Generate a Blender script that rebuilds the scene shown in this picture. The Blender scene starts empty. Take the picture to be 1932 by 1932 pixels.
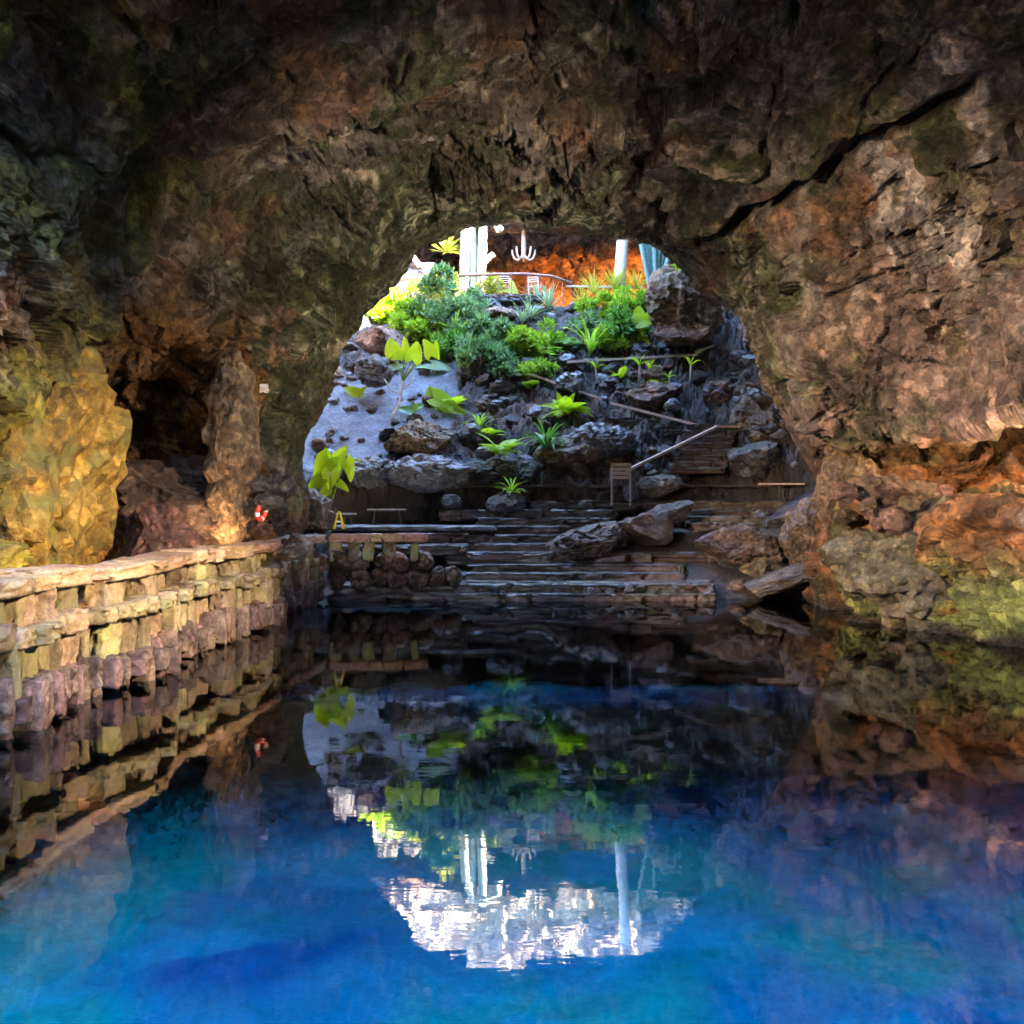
import bpy, math, random
import numpy as np
from mathutils import Vector, Matrix
R = math.radians
random.seed(7)
rng = np.random.default_rng(7)
sc = bpy.context.scene
COL = sc.collection

# ------------------------------------------------------------------ camera, sky, sun, exposure
CAM_H = 2.2
cam = bpy.data.cameras.new('camera'); cam.lens = 24; cam.sensor_width = 24; cam.sensor_height = 24
cam.shift_y = -22 / 1932; cam.clip_end = 3000; cam.clip_start = 0.05
co = bpy.data.objects.new('camera', cam); COL.objects.link(co)
co.location = (0, 0, CAM_H); co.rotation_euler = (R(90), 0, 0)
sc.camera = co

SUN = Vector((-0.75, 0.12, -0.65)).normalized()          # direction the sunlight travels
world = bpy.data.worlds.new('World'); sc.world = world; world.use_nodes = True
wn = world.node_tree.nodes; wl = world.node_tree.links
bg = wn['Background']; sky = wn.new('ShaderNodeTexSky'); sky.sky_type = 'NISHITA'; sky.sun_disc = False
sky.sun_elevation = math.asin(-SUN.z); sky.sun_rotation = math.atan2(-SUN.x, -SUN.y)
sky.air_density = 1.0; sky.dust_density = 0.3; sky.ozone_density = 2.0
wl.new(sky.outputs[0], bg.inputs[0]); bg.inputs[1].default_value = 0.15
sl = bpy.data.lights.new('sun', 'SUN'); sl.energy = 4.5; sl.angle = R(0.5); sl.color = (1, 0.95, 0.86)
so = bpy.data.objects.new('sun', sl); COL.objects.link(so); so.rotation_euler = SUN.to_track_quat('-Z', 'Y').to_euler()
so.location = (0, 0, 40)
sc.view_settings.view_transform = 'Standard'; sc.view_settings.look = 'None'
sc.view_settings.exposure = 5.5; sc.view_settings.gamma = 1
sc.cycles.max_bounces = 5; sc.cycles.diffuse_bounces = 2; sc.cycles.glossy_bounces = 3
sc.cycles.transmission_bounces = 4; sc.cycles.transparent_max_bounces = 12
sc.cycles.use_denoising = True; sc.cycles.adaptive_threshold = .015; sc.cycles.adaptive_min_samples = 12; sc.cycles.sample_clamp_indirect = 6
sc.cycles.caustics_reflective = False; sc.cycles.caustics_refractive = False

def at(u, v, Y):            # a point of the place seen at (u, v) of a 1932 px picture, Y metres away
    return Vector(((u - 966) / 1932 * Y, Y, CAM_H - (v - 944) / 1932 * Y))

# ------------------------------------------------------------------ noise (numpy)
def _h(i, j, k, s):
    x = (i.astype(np.uint32) * np.uint32(374761393) + j.astype(np.uint32) * np.uint32(668265263)
         + k.astype(np.uint32) * np.uint32(2147483647) + np.uint32((s * 974634777) & 0xffffffff))
    x ^= x >> np.uint32(13); x *= np.uint32(1274126177); x ^= x >> np.uint32(16)
    x *= np.uint32(2246822519); x ^= x >> np.uint32(13)
    return x.astype(np.float64) / 4294967295.0
def vnoise(p, s=0):
    f = np.floor(p); i = f.astype(np.int64); t = p - f; t = t * t * t * (t * (t * 6 - 15) + 10)
    r = 0
    for a in (0, 1):
        wa = t[:, 0] if a else 1 - t[:, 0]
        for b in (0, 1):
            wb = wa * (t[:, 1] if b else 1 - t[:, 1])
            for c in (0, 1):
                r = r + wb * (t[:, 2] if c else 1 - t[:, 2]) * _h(i[:, 0] + a, i[:, 1] + b, i[:, 2] + c, s)
    return r * 2 - 1
def fbm(p, o=4, s=0, g=0.5):
    a, r, w = 1.0, 0, 0
    for k in range(o):
        r = r + a * vnoise(p * (2.03 ** k) + 17.3 * k, s + k); w += a; a *= g
    return r / w
def worley(p, s=0):
    f = np.floor(p).astype(np.int64); d1 = np.full(len(p), 9.0); d2 = d1.copy(); cid = np.zeros(len(p))
    for a in (-1, 0, 1):
        for b in (-1, 0, 1):
            for c in (-1, 0, 1):
                q = f + np.array([a, b, c])
                pt = np.stack([q[:, 0] + _h(q[:, 0], q[:, 1], q[:, 2], s), q[:, 1] + _h(q[:, 0], q[:, 1], q[:, 2], s + 1),
                               q[:, 2] + _h(q[:, 0], q[:, 1], q[:, 2], s + 2)], 1)
                d = np.sqrt(((pt - p) ** 2).sum(1)); m = d < d1
                d2 = np.where(m, d1, np.minimum(d2, d)); cid = np.where(m, _h(q[:, 0], q[:, 1], q[:, 2], s + 3), cid)
                d1 = np.where(m, d, d1)
    return d1, d2, cid
def facets(p, scale, s=0):
    """broken-rock relief: every cell is a tilted plane with its own offset, about -1..1"""
    q = p * scale; f = np.floor(q).astype(np.int64); best = np.full(len(q), 9.0); out = np.zeros(len(q))
    for a in (-1, 0, 1):
        for b in (-1, 0, 1):
            for c in (-1, 0, 1):
                i, j, k = f[:, 0] + a, f[:, 1] + b, f[:, 2] + c
                dx = i + _h(i, j, k, s) - q[:, 0]; dy = j + _h(i, j, k, s + 1) - q[:, 1]; dz = k + _h(i, j, k, s + 2) - q[:, 2]
                d = dx * dx + dy * dy + dz * dz; m = d < best; best = np.where(m, d, best)
                v = (_h(i, j, k, s + 3) - .5) * .7 + 1.6 * (dx * (_h(i, j, k, s + 4) - .5) + dy * (_h(i, j, k, s + 5) - .5) + dz * (_h(i, j, k, s + 6) - .5))
                out = np.where(m, v, out)
    return out
def sstep(a, b, x):
    t = np.clip((x - a) / (b - a), 0, 1); return t * t * (3 - 2 * t)

# ------------------------------------------------------------------ object helpers
def link(o): COL.objects.link(o); return o
def new_mesh(name, V, F, smooth=True):
    me = bpy.data.meshes.new(name)
    V = np.asarray(V, dtype=np.float32).reshape(-1, 3); me.vertices.add(len(V)); me.vertices.foreach_set('co', V.ravel())
    if isinstance(F, np.ndarray):
        n, k = F.shape; me.loops.add(n * k); me.polygons.add(n)
        me.loops.foreach_set('vertex_index', F.astype(np.int32).ravel())
        me.polygons.foreach_set('loop_start', np.arange(0, n * k, k, dtype=np.int32))
    else:
        lens = [len(f) for f in F]; tot = sum(lens); me.loops.add(tot); me.polygons.add(len(F))
        me.loops.foreach_set('vertex_index', np.fromiter((i for f in F for i in f), dtype=np.int32, count=tot))
        me.polygons.foreach_set('loop_start', np.concatenate([[0], np.cumsum(lens)[:-1]]).astype(np.int32))
    me.update(calc_edges=True); me.validate()
    me.polygons.foreach_set('use_smooth', np.full(len(me.polygons), smooth)); me.update()
    return me
def set_col(me, C, name='Col'):
    a = me.color_attributes.new(name, 'FLOAT_COLOR', 'POINT')
    C = np.concatenate([np.clip(C, 0, 1), np.ones((len(C), 1))], 1).astype(np.float32); a.data.foreach_set('color', C.ravel())
def obj(name, me, m=None, parent=None, loc=None, rot=None, scale=None):
    o = bpy.data.objects.new(name, me); link(o)
    if m is not None and me is not None and len(me.materials) == 0: me.materials.append(m)
    if parent: o.parent = parent
    if loc is not None: o.location = loc
    if rot is not None: o.rotation_euler = rot
    if scale is not None: o.scale = scale if hasattr(scale, '__len__') else (scale,) * 3
    return o
def tag(o, label, cat, group=None):
    o['label'] = label; o['category'] = cat
    if group: o['group'] = group
    return o
def thing(name, label, cat, loc=(0, 0, 0), rz=0, group=None):
    o = bpy.data.objects.new(name, None); link(o); o.location = loc; o.rotation_euler = (0, 0, rz); o.empty_display_size = .2
    return tag(o, label, cat, group)
def struct(name, me, m, kind='structure'):
    o = obj(name, me, m); o['kind'] = kind; return o
class MB:
    def __init__(s): s.V = []; s.F = []
    def add(s, V, F):
        n = len(s.V); s.V += [tuple(v) for v in V]; s.F += [tuple(i + n for i in f) for f in F]; return s
    def box(s, c, d, M=None):
        x, y, z = d[0] / 2, d[1] / 2, d[2] / 2
        V = [Vector((a * x, b * y, e * z)) for a in (-1, 1) for b in (-1, 1) for e in (-1, 1)]
        if M is not None: V = [M @ v for v in V]
        return s.add([v + Vector(c) for v in V], [(0, 1, 3, 2), (4, 6, 7, 5), (0, 4, 5, 1), (2, 3, 7, 6), (0, 2, 6, 4), (1, 5, 7, 3)])
    def bar(s, a, b, w, h=None):
        a = Vector(a); b = Vector(b); d = b - a; q = d.to_track_quat('X', 'Z').to_matrix()
        return s.box((a + b) / 2, (d.length, w, h or w), q)
    def tube(s, pts, rad, n=8, ribs=0, ribd=0.0, cap=True):
        pts = [Vector(p) for p in pts]; k = len(pts)
        if not hasattr(rad, '__len__'): rad = [rad] * k
        base = len(s.V); up = Vector((0.13, 0.31, 0.94)).normalized()
        for i, p in enumerate(pts):
            t = (pts[min(i + 1, k - 1)] - pts[max(i - 1, 0)]).normalized()
            if abs(t.dot(up)) > .97: up = Vector((1, 0, 0))
            a = t.cross(up).normalized(); b = t.cross(a)
            for j in range(n):
                th = 2 * math.pi * j / n; r = rad[i] * (1 + (ribd * (1 if j % 2 else -1) if ribs else 0))
                s.V.append(tuple(p + a * math.cos(th) * r + b * math.sin(th) * r))
        for i in range(k - 1):
            for j in range(n):
                q = (j + 1) % n
                s.F.append((base + i * n + j, base + i * n + q, base + (i + 1) * n + q, base + (i + 1) * n + j))
        if cap:
            s.F.append(tuple(base + j for j in reversed(range(n)))); s.F.append(tuple(base + (k - 1) * n + j for j in range(n)))
        return s
    def mesh(s, name, smooth=False): return new_mesh(name, s.V, s.F, smooth)
    def build(s, name, m, parent=None, smooth=False, **k): return obj(name, s.mesh(name, smooth), m, parent, **k)

# ------------------------------------------------------------------ materials
def base_mat(name):
    m = bpy.data.materials.new(name); m.use_nodes = True; nt = m.node_tree
    return m, nt, nt.nodes['Principled BSDF']
def nn(nt, t, **k):
    n = nt.nodes.new(t)
    for a, b in k.items(): setattr(n, a, b)
    return n
def noise_node(nt, vec, scale, detail=5, rough=.55):
    n = nn(nt, 'ShaderNodeTexNoise'); n.inputs['Scale'].default_value = scale; n.inputs['Detail'].default_value = detail
    n.inputs['Roughness'].default_value = rough; nt.links.new(vec, n.inputs['Vector']); return n.outputs['Fac']
def ramp(nt, fac, stops):
    r = nn(nt, 'ShaderNodeValToRGB'); e = r.color_ramp.elements
    while len(e) < len(stops): e.new(0.5)
    for x, (p, c) in zip(e, stops): x.position = p; x.color = (*c, 1)
    nt.links.new(fac, r.inputs[0]); return r.outputs[0]
def mixc(nt, fac, a, b, mode='MIX'):
    n = nn(nt, 'ShaderNodeMix', data_type='RGBA', blend_type=mode)
    for s, v in ((n.inputs[0], fac), (n.inputs[6], a), (n.inputs[7], b)):
        if hasattr(v, 'links') or hasattr(v, 'is_linked'): nt.links.new(v, s)
        elif hasattr(v, '__len__'): s.default_value = (*v, 1)
        else: s.default_value = v
    return n.outputs[2]
def maths(nt, op, a, b=0.0):
    n = nn(nt, 'ShaderNodeMath', operation=op)
    for s, v in ((n.inputs[0], a), (n.inputs[1], b)):
        if hasattr(v, 'is_linked'): nt.links.new(v, s)
        else: s.default_value = v
    return n.outputs[0]
def rock_mat(name, cols, scale=1.5, bump=.6, rough=.75, attr=False, rand=0.0, spec=.4, bscale=6.0, patch=None, dist=.05, chips=0):
    """cols: dark, mid, light.  attr: multiply with the mesh colour; rand: per-object brightness variety; patch: (colour, amount, scale)"""
    m, nt, b = base_mat(name)
    pos = nn(nt, 'ShaderNodeNewGeometry').outputs['Position']
    n1 = noise_node(nt, pos, scale, 4, .62); n2 = noise_node(nt, pos, scale * 6.3, 6, .75)
    f = maths(nt, 'ADD', maths(nt, 'MULTIPLY', n1, .5), maths(nt, 'MULTIPLY', n2, .5))
    c = ramp(nt, f, [(.37, cols[0]), (.5, cols[1]), (.62, cols[2])])
    if chips:
        vo = nn(nt, 'ShaderNodeTexVoronoi'); vo.inputs['Scale'].default_value = chips; nz = nn(nt, 'ShaderNodeTexNoise'); nz.inputs['Scale'].default_value = chips * .8; nz.inputs['Detail'].default_value = 2; nt.links.new(pos, nz.inputs['Vector'])
        av = nn(nt, 'ShaderNodeVectorMath', operation='MULTIPLY_ADD'); nt.links.new(nz.outputs['Color'], av.inputs[0]); av.inputs[1].default_value = (.9 / chips,) * 3; nt.links.new(pos, av.inputs[2]); nt.links.new(av.outputs[0], vo.inputs['Vector'])
        sp = nn(nt, 'ShaderNodeSeparateColor'); nt.links.new(vo.outputs['Color'], sp.inputs[0])
        c = mixc(nt, 1.0, c, ramp(nt, sp.outputs[0], [(0, (.55, .55, .55)), (.8, (1.1, 1.1, 1.1)), (1, (1.6, 1.55, 1.45))]), 'MULTIPLY')
    if attr:
        a = nn(nt, 'ShaderNodeAttribute', attribute_name='Col').outputs['Color']
        c = mixc(nt, 1.0, c, a, 'MULTIPLY')
    if patch:
        pf = noise_node(nt, pos, patch[2], 4, .6)
        c = mixc(nt, maths(nt, 'MULTIPLY', ramp(nt, pf, [(.5, (0, 0, 0)), (.62, (1, 1, 1))]), patch[1]), c, patch[0])
    if rand:
        oi = nn(nt, 'ShaderNodeObjectInfo').outputs['Random']
        hs = nn(nt, 'ShaderNodeHueSaturation'); nt.links.new(c, hs.inputs['Color'])
        nt.links.new(maths(nt, 'ADD', maths(nt, 'MULTIPLY', oi, 2 * rand), 1 - rand), hs.inputs['Value'])
        o2 = maths(nt, 'FRACT', maths(nt, 'MULTIPLY', oi, 7.31))
        nt.links.new(maths(nt, 'ADD', maths(nt, 'MULTIPLY', o2, .06), .47), hs.inputs['Hue']); c = hs.outputs[0]
    nt.links.new(c, b.inputs['Base Color'])
    b.inputs['Roughness'].default_value = rough; b.inputs['Specular IOR Level'].default_value = spec
    hh = noise_node(nt, pos, bscale, 7, .74)
    bp = nn(nt, 'ShaderNodeBump'); bp.inputs['Strength'].default_value = bump; bp.inputs['Distance'].default_value = dist * 2
    nt.links.new(hh, bp.inputs['Height']); nt.links.new(bp.outputs[0], b.inputs['Normal'])
    return m
def plain(name, c, rough=.5, metal=0.0, var=.15, scale=20, bump=.1, emit=None):
    m, nt, b = base_mat(name); pos = nn(nt, 'ShaderNodeNewGeometry').outputs['Position']
    n = noise_node(nt, pos, scale, 4)
    nt.links.new(ramp(nt, n, [(.3, tuple(x * (1 - var) for x in c)), (.7, tuple(min(1, x * (1 + var)) for x in c))]), b.inputs['Base Color'])
    b.inputs['Roughness'].default_value = rough; b.inputs['Metallic'].default_value = metal
    if bump:
        bp = nn(nt, 'ShaderNodeBump'); bp.inputs['Strength'].default_value = bump; bp.inputs['Distance'].default_value = .01
        nt.links.new(n, bp.inputs['Height']); nt.links.new(bp.outputs[0], b.inputs['Normal'])
    if emit:
        b.inputs['Emission Color'].default_value = (*emit[0], 1); b.inputs['Emission Strength'].default_value = emit[1]
    return m
def leaf_mat(name, c1, c2, trans=.5, rough=.4):
    m, nt, b = base_mat(name); pos = nn(nt, 'ShaderNodeNewGeometry')
    n = noise_node(nt, pos.outputs['Position'], 9, 3); oi = nn(nt, 'ShaderNodeObjectInfo').outputs['Random']
    isl = pos.outputs['Random Per Island']
    f = maths(nt, 'ADD', maths(nt, 'MULTIPLY', isl, .5), maths(nt, 'ADD', maths(nt, 'MULTIPLY', n, .35), maths(nt, 'MULTIPLY', oi, .15)))
    c = ramp(nt, f, [(.2, c1), (.75, c2)])
    nt.links.new(c, b.inputs['Base Color']); b.inputs['Roughness'].default_value = rough
    b.inputs['Specular IOR Level'].default_value = .4
    tr = nn(nt, 'ShaderNodeBsdfTranslucent'); nt.links.new(mixc(nt, 1, c, (1.0, 1.0, .45), 'MULTIPLY'), tr.inputs['Color'])
    mx = nn(nt, 'ShaderNodeMixShader'); mx.inputs[0].default_value = trans
    nt.links.new(b.outputs[0], mx.inputs[1]); nt.links.new(tr.outputs[0], mx.inputs[2])
    nt.links.new(mx.outputs[0], nt.nodes['Material Output'].inputs['Surface']); return m

W1 = (1, 1, 1)
M = {}
M['cave'] = rock_mat('cave_rock', [(.25, .24, .22), (.95, .95, .95), (2.1, 2.0, 1.85)], 1.1, 1.0, .68, attr=True, bscale=5.5, dist=.09, chips=5.5)
M['ground'] = rock_mat('lava_ground', [(.45, .45, .45), (1, 1, 1), (1.7, 1.7, 1.7)], 1.4, .9, .48, attr=True, bscale=9, dist=.04)
M['bed'] = rock_mat('lake_bed', [(.78, .8, .8), (1, 1, 1), (1.2, 1.2, 1.2)], 2.5, .3, .8, attr=True, bscale=9, dist=.02)
M['basalt'] = rock_mat('basalt', [(.018, .015, .014), (.06, .048, .043), (.17, .145, .135)], 1.8, .9, .40, rand=.35, bscale=7, spec=.5, chips=9)
M['redrock'] = rock_mat('red_lava', [(.035, .019, .013), (.14, .078, .048), (.32, .20, .13)], 1.6, .95, .55, rand=.25, bscale=6, chips=9)
M['brownrock'] = rock_mat('brown_lava', [(.028, .019, .013), (.105, .072, .046), (.26, .19, .13)], 1.7, .95, .5, rand=.25, bscale=6, spec=.5, chips=9)
M['ochre'] = rock_mat('mossy_boulder', [(.05, .03, .008), (.20, .115, .018), (.36, .25, .06)], 1.3, .9, .85, bscale=3.2, patch=((.12, .13, .04), .8, 1.1), dist=.09, chips=5)
M['cap'] = rock_mat('cap_stone', [(.20, .115, .07), (.42, .26, .17), (.58, .42, .30)], 2.5, .8, .75, rand=.2, bscale=9, dist=.03)
M['pillar'] = rock_mat('pillar_stone', [(.10, .075, .045), (.27, .20, .125), (.46, .37, .25)], 2.0, .8, .75, rand=.4, bscale=8, patch=((.36, .34, .13), .45, 1.4), dist=.04)
M['plinth'] = rock_mat('plinth_stone', [(.04, .024, .020), (.125, .078, .064), (.27, .18, .15)], 3.5, .7, .6, rand=.25, bscale=10, dist=.03)
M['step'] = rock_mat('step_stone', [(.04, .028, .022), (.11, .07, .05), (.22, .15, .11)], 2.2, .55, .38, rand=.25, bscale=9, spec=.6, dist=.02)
M['flag'] = rock_mat('flagstone', [(.07, .07, .075), (.15, .155, .17), (.26, .27, .30)], 2.2, .4, .5, rand=.2, bscale=9, spec=.5, dist=.02)
M['tread'] = rock_mat('wet_lit_tread', [(.10, .09, .085), (.20, .19, .185), (.34, .33, .33)], 2.2, .5, .26, rand=.2, bscale=9, spec=.8, dist=.015)  # paler than the risers: nosing highlights are put into the colour
M['palerock'] = rock_mat('pale_rubble', [(.07, .055, .045), (.17, .13, .11), (.3, .25, .21)], 2, .6, .8, rand=.25, bscale=7)
M['wood'] = plain('rail_wood', (.60, .44, .37), .55, 0, .3, 14)
M['railwood'] = plain('terrace_rail_wood', (.34, .18, .12), .55, 0, .3, 14)
M['iron'] = plain('dark_iron', (.05, .045, .045), .5, .3, .2, 30)
M['slat'] = plain('weathered_slat', (.42, .39, .36), .6, 0, .25, 25)
M['red'] = plain('red_plastic', (.75, .05, .03), .4, 0, .1)
M['white'] = plain('white_paint', (.8, .78, .74), .45, 0, .06)
M['yellow'] = plain('yellow_paint', (.80, .62, .02), .4, 0, .08)
M['lampshell'] = plain('lamp_shell', (.72, .56, .47), .45, 0, .1)
M['bark'] = plain('pale_bark', (.42, .36, .30), .8, 0, .3, 12, .4)
M['stem'] = leaf_mat('green_stem', (.12, .2, .03), (.3, .42, .08), .2)
M['sun_toned_wood'] = plain('sun_toned_trunk', (.72, .66, .60), .8, 0, .12, 8, .3)  # sun glare is put into the pale colour; no sun reaches the trunk
M['cactus'] = plain('pale_cactus', (.34, .36, .26), .6, 0, .2, 10, .2)
M['bluecactus'] = plain('blue_cactus', (.22, .36, .31), .55, 0, .3, 10, .2)
M['ear'] = leaf_mat('elephant_ear_leaf', (.30, .46, .015), (.55, .70, .04), .6, .35)
M['strap'] = leaf_mat('strap_leaf', (.14, .34, .03), (.42, .62, .08), .5, .3)
M['dark'] = leaf_mat('dark_leaf', (.03, .14, .03), (.20, .42, .09), .35, .25)
M['bush'] = leaf_mat('bush_leaf', (.06, .18, .08), (.36, .52, .30), .4, .3)
M['bright'] = leaf_mat('bright_leaf', (.16, .34, .03), (.46, .64, .08), .5, .4)
M['yell'] = leaf_mat('yellow_green_leaf', (.30, .34, .04), (.52, .54, .10), .5, .45)
M['grey'] = leaf_mat('grey_green_leaf', (.20, .30, .20), (.42, .52, .40), .35, .45)

# ------------------------------------------------------------------ the cave vault: cross-sections along the tunnel
def uv(l, Y): return [tuple(at(u, v, Y).xz) for u, v in l]
ARCH = [(1585, 1300), (1575, 1100), (1560, 1040), (1508, 990), (1530, 915), (1500, 860), (1470, 800), (1425, 715), (1410, 660), (1392, 592), (1330, 558), (1262, 490),
        (1205, 447), (1100, 438), (960, 430), (875, 437), (795, 468), (748, 540), (690, 592), (652, 650), (632, 740), (577, 855), (592, 940), (580, 1020), (560, 1300)]
ST = [
 (7.0,  [(10.6, -3), (10.8, 2), (10.6, 6), (8.4, 10), (3, 11.4), (-2, 11), (-5.6, 9.4), (-7.2, 6), (-7.4, 2), (-7, -3)]),
 (9.0,  [(10.3, -3), (10.5, 2), (10.3, 6), (8, 9), (3, 10.3), (-2, 10), (-5.3, 8.2), (-6.7, 5.6), (-6.7, 2), (-6.6, -3)]),
 (12.0, [(9.6, -3), (9.6, 1.5), (9.8, 4), (9.3, 7), (6.5, 9.4), (2, 10.2), (-2, 9.6), (-4.8, 8), (-5.9, 5.8), (-6.5, 3), (-6.4, 1), (-6.2, -3)]),
 (14.9, [(8.4, -3), (8.4, 1.8), (8.7, 2.6), (9.2, 3.0), (8.9, 4.2), (8.5, 6.8), (6, 8.9), (2, 9.6), (-2, 9.1), (-4.7, 7.6), (-5.6, 5.8), (-6.3, 4.6), (-6.6, 1), (-6.2, -3)]),
 (15.3, [(8.1, -3), (8.0, 1.6), (8.2, 2.2), (11, 2.3), (11, 3.7), (8.7, 3.6), (8.3, 6.5), (6, 8.8), (2, 9.5), (-2, 9.0), (-4.7, 7.5), (-6.0, 5.7), (-10.2, 5.3), (-10.6, 2.5), (-8.0, 1.2), (-6.3, -3)]),
 (18.0, [(6.9, -3), (6.85, .1), (6.65, 1.6), (6.9, 2.25), (11.5, 2.3), (11.5, 3.8), (7.8, 3.5), (7.8, 4), (7.6, 5.4), (6.84, 6.8), (5.44, 8.2), (3.1, 9.1), (0, 9.3), (-3.2, 8.7), (-5.4, 7.2), (-6.5, 5.7), (-10.4, 5.2), (-10.3, 2.9), (-7.0, 1.6), (-5.5, -3)]),
 (19.6, [(6.5, -3), (6.5, .1), (6.55, 1.6), (6.6, 2.15), (11.5, 2.25), (11.5, 3.7), (6.45, 3.4), (6.0, 4.1), (5.75, 5.7), (5.5, 6.8), (4.5, 8.04), (2.4, 8.95), (0, 9.0), (-2.2, 8.9), (-4.3, 7.7), (-5.7, 5.8), (-5.5, 4.7), (-5.3, 2.7), (-5.2, .6), (-5, -3)]),
 (21.0, [(6.7, -3), (6.7, .1), (6.6, 1.6), (6.5, 2.4), (6.7, 2.7), (6.2, 3.1), (5.9, 4.1), (5.7, 5.5), (5.4, 6.6), (4.45, 7.7), (2.9, 8.5), (0, 8.8), (-2.1, 8.55), (-3.6, 7.3), (-4.7, 5.8), (-5.0, 4.7), (-5.1, 2.9), (-4.9, 1), (-4.8, -3)]),
 (22.3, [(7.1, -3), (7.0, -.15), (7.0, 1.56), (6.7, 2.93), (6.15, 3.84), (5.74, 4.98), (5.45, 6.3), (4.6, 7.2), (3.2, 8.1), (1.75, 8.5), (-.07, 8.6), (-1.9, 8.35), (-3.0, 7.45), (-4.1, 6.1), (-4.6, 4.98), (-5.0, 3.27), (-4.9, 1.45), (-4.8, -3)]),
 (23.5, uv(ARCH, 23.5)),
 (25.5, [(8, -3), (8.4, 2), (8.3, 5), (6, 9), (1, 10.3), (-3.5, 9), (-6.5, 5.5), (-6.8, 1), (-6.5, -3)]),
 (27.0, [(10, -3), (10.5, 5), (9.8, 12), (8, 16.6), (1, 16.6), (-7, 16.6), (-9, 12), (-9.2, 5), (-9, -3)])]
CX, CZ = 1.0, 1.5
NT, NY = 900, 700
th = np.linspace(R(-32), R(212), NT)
def radial(poly):
    P = np.array(poly) - np.array([CX, CZ]); d = np.stack([np.cos(th), np.sin(th)], 1); r = np.zeros(NT)
    for a, b in zip(P[:-1], P[1:]):
        e = b - a; den = d[:, 0] * e[1] - d[:, 1] * e[0]; den = np.where(np.abs(den) < 1e-9, 1e-9, den)
        t = (a[0] * e[1] - a[1] * e[0]) / den; s = (a[0] * d[:, 1] - a[1] * d[:, 0]) / den
        ok = (t > 0) & (s >= -1e-6) & (s <= 1 + 1e-6); r = np.where(ok, np.maximum(r, t), r)
    idx = np.where(r > 0)[0]; r = np.interp(np.arange(NT), idx, r[idx])
    return np.minimum(r, 22)
RS = np.array([radial(p) for _, p in ST]); YS = np.array([y for y, _ in ST])
yy = np.concatenate([np.linspace(7, 12, 60, False), np.linspace(12, 24.2, NY - 130, False), np.linspace(24.2, 27, 70)])
rr = np.empty((NY, NT))
for j in range(NT): rr[:, j] = np.interp(yy, YS, RS[:, j])
k = np.array([.25, .5, .25])
for _ in range(5): rr[1:-1] = .25 * rr[:-2] + .5 * rr[1:-1] + .25 * rr[2:]
for _ in range(3): rr[:, 1:-1] = .25 * rr[:, :-2] + .5 * rr[:, 1:-1] + .25 * rr[:, 2:]
YY, TT = np.meshgrid(yy, th, indexing='ij')
P = np.stack([CX + rr * np.cos(TT), YY, CZ + rr * np.sin(TT)], 2)
def grid_normals(P):
    a = np.gradient(P, axis=0); b = np.gradient(P, axis=1); n = np.cross(b, a); n /= np.linalg.norm(n, axis=2, keepdims=True) + 1e-9
    return n
def grid_faces(ny, nx):
    i = np.arange(ny * nx).reshape(ny, nx)
    return np.stack([i[:-1, :-1].ravel(), i[:-1, 1:].ravel(), i[1:, 1:].ravel(), i[1:, :-1].ravel()], 1)
def rough(P, big=1.0, lip=None):
    """rock relief on a grid surface; positive = into the cave"""
    sh = P.shape[:2]; N = grid_normals(P); p = P.reshape(-1, 3)
    wq = p + .6 * np.stack([fbm(p * .55, 3, 91), fbm(p * .55, 3, 92), fbm(p * .55, 3, 93)], 1)
    q = wq * np.array([.42, .42, .36]); q[:, 2] += .25 * p[:, 0]; f1, f2, cid = worley(q, 3)
    slab = (cid - .5) * .75 + .22 * np.minimum(f2 - f1, .5)
    crack = np.exp(-((f2 - f1) / .035) ** 2)
    q2 = wq * np.array([1.25, 1.25, 1.0]); g1, g2, gid = worley(q2, 13)
    slab2 = (gid - .5) * .22 - .10 * np.exp(-((g2 - g1) / .05) ** 2)
    sm = sstep(-.15, .25, fbm(p * .35, 3, 55))                    # rough against smooth stretches
    low = fbm(p * .3, 3, 21) * .55
    med = fbm(p * 1.4, 4, 31, .55) * .22
    rid = (1 - np.abs(fbm(p * 2.6, 5, 41, .6)) * 3) * .10
    fin = (.5 - np.abs(fbm(p * 7, 3, 61, .65)) * 2) * .085 + fbm(p * 19, 2, 66, .6) * .035
    fa = facets(wq, .5, 701) * .60 * big + facets(wq, 1.5, 711) * .30 * (.5 + sm) + facets(wq, 4.2, 721) * .13 * (.5 + sm)
    d = low * .8 * big + fa - crack * .18 + slab2 * .4 * (.35 + sm) + med * (.4 + .5 * sm) + rid * (.2 + .4 * sm) + fin * (.3 + .5 * sm)
    if lip is not None:
        A_ = np.array([4.3, 20.6, 7.7]); B_ = np.array([6.6, 16.2, 8.9]); ab = B_ - A_; o_ = (A_ + B_) / 2 - np.array([1.0, 18.4, 1.5]); nn_ = np.cross(ab, o_); nn_ /= np.linalg.norm(nn_)
        t_ = ((p - A_) @ ab) / (ab @ ab); ds = (p - A_) @ nn_ + .22 * fbm(p * 1.1, 3, 771); on = sstep(-.35, .0, t_) * sstep(1.4, 1.0, t_) * (p[:, 2] > 5)
        d = d - on * (.75 * np.exp(-(ds / .14) ** 2)) + on * .30 * sstep(-.1, .1, ds) * sstep(1.2, .2, ds)
    d = d.reshape(sh)
    if lip is not None: d = d * lip
    return P + N * d[..., None], d
lip = 1 - .72 * np.exp(-((YY - 23.5) / 1.3) ** 2)
n0 = grid_normals(P)
if (n0[NY // 2, NT // 2, 2]) > 0: print('normals outward')
P, dd = rough(P, 1.0, lip)
p = P.reshape(-1, 3); X, Y_, Z = p[:, 0], p[:, 1], p[:, 2]
def lerpc(a, b, t): return a + (np.asarray(b) - a) * t[:, None]
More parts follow.
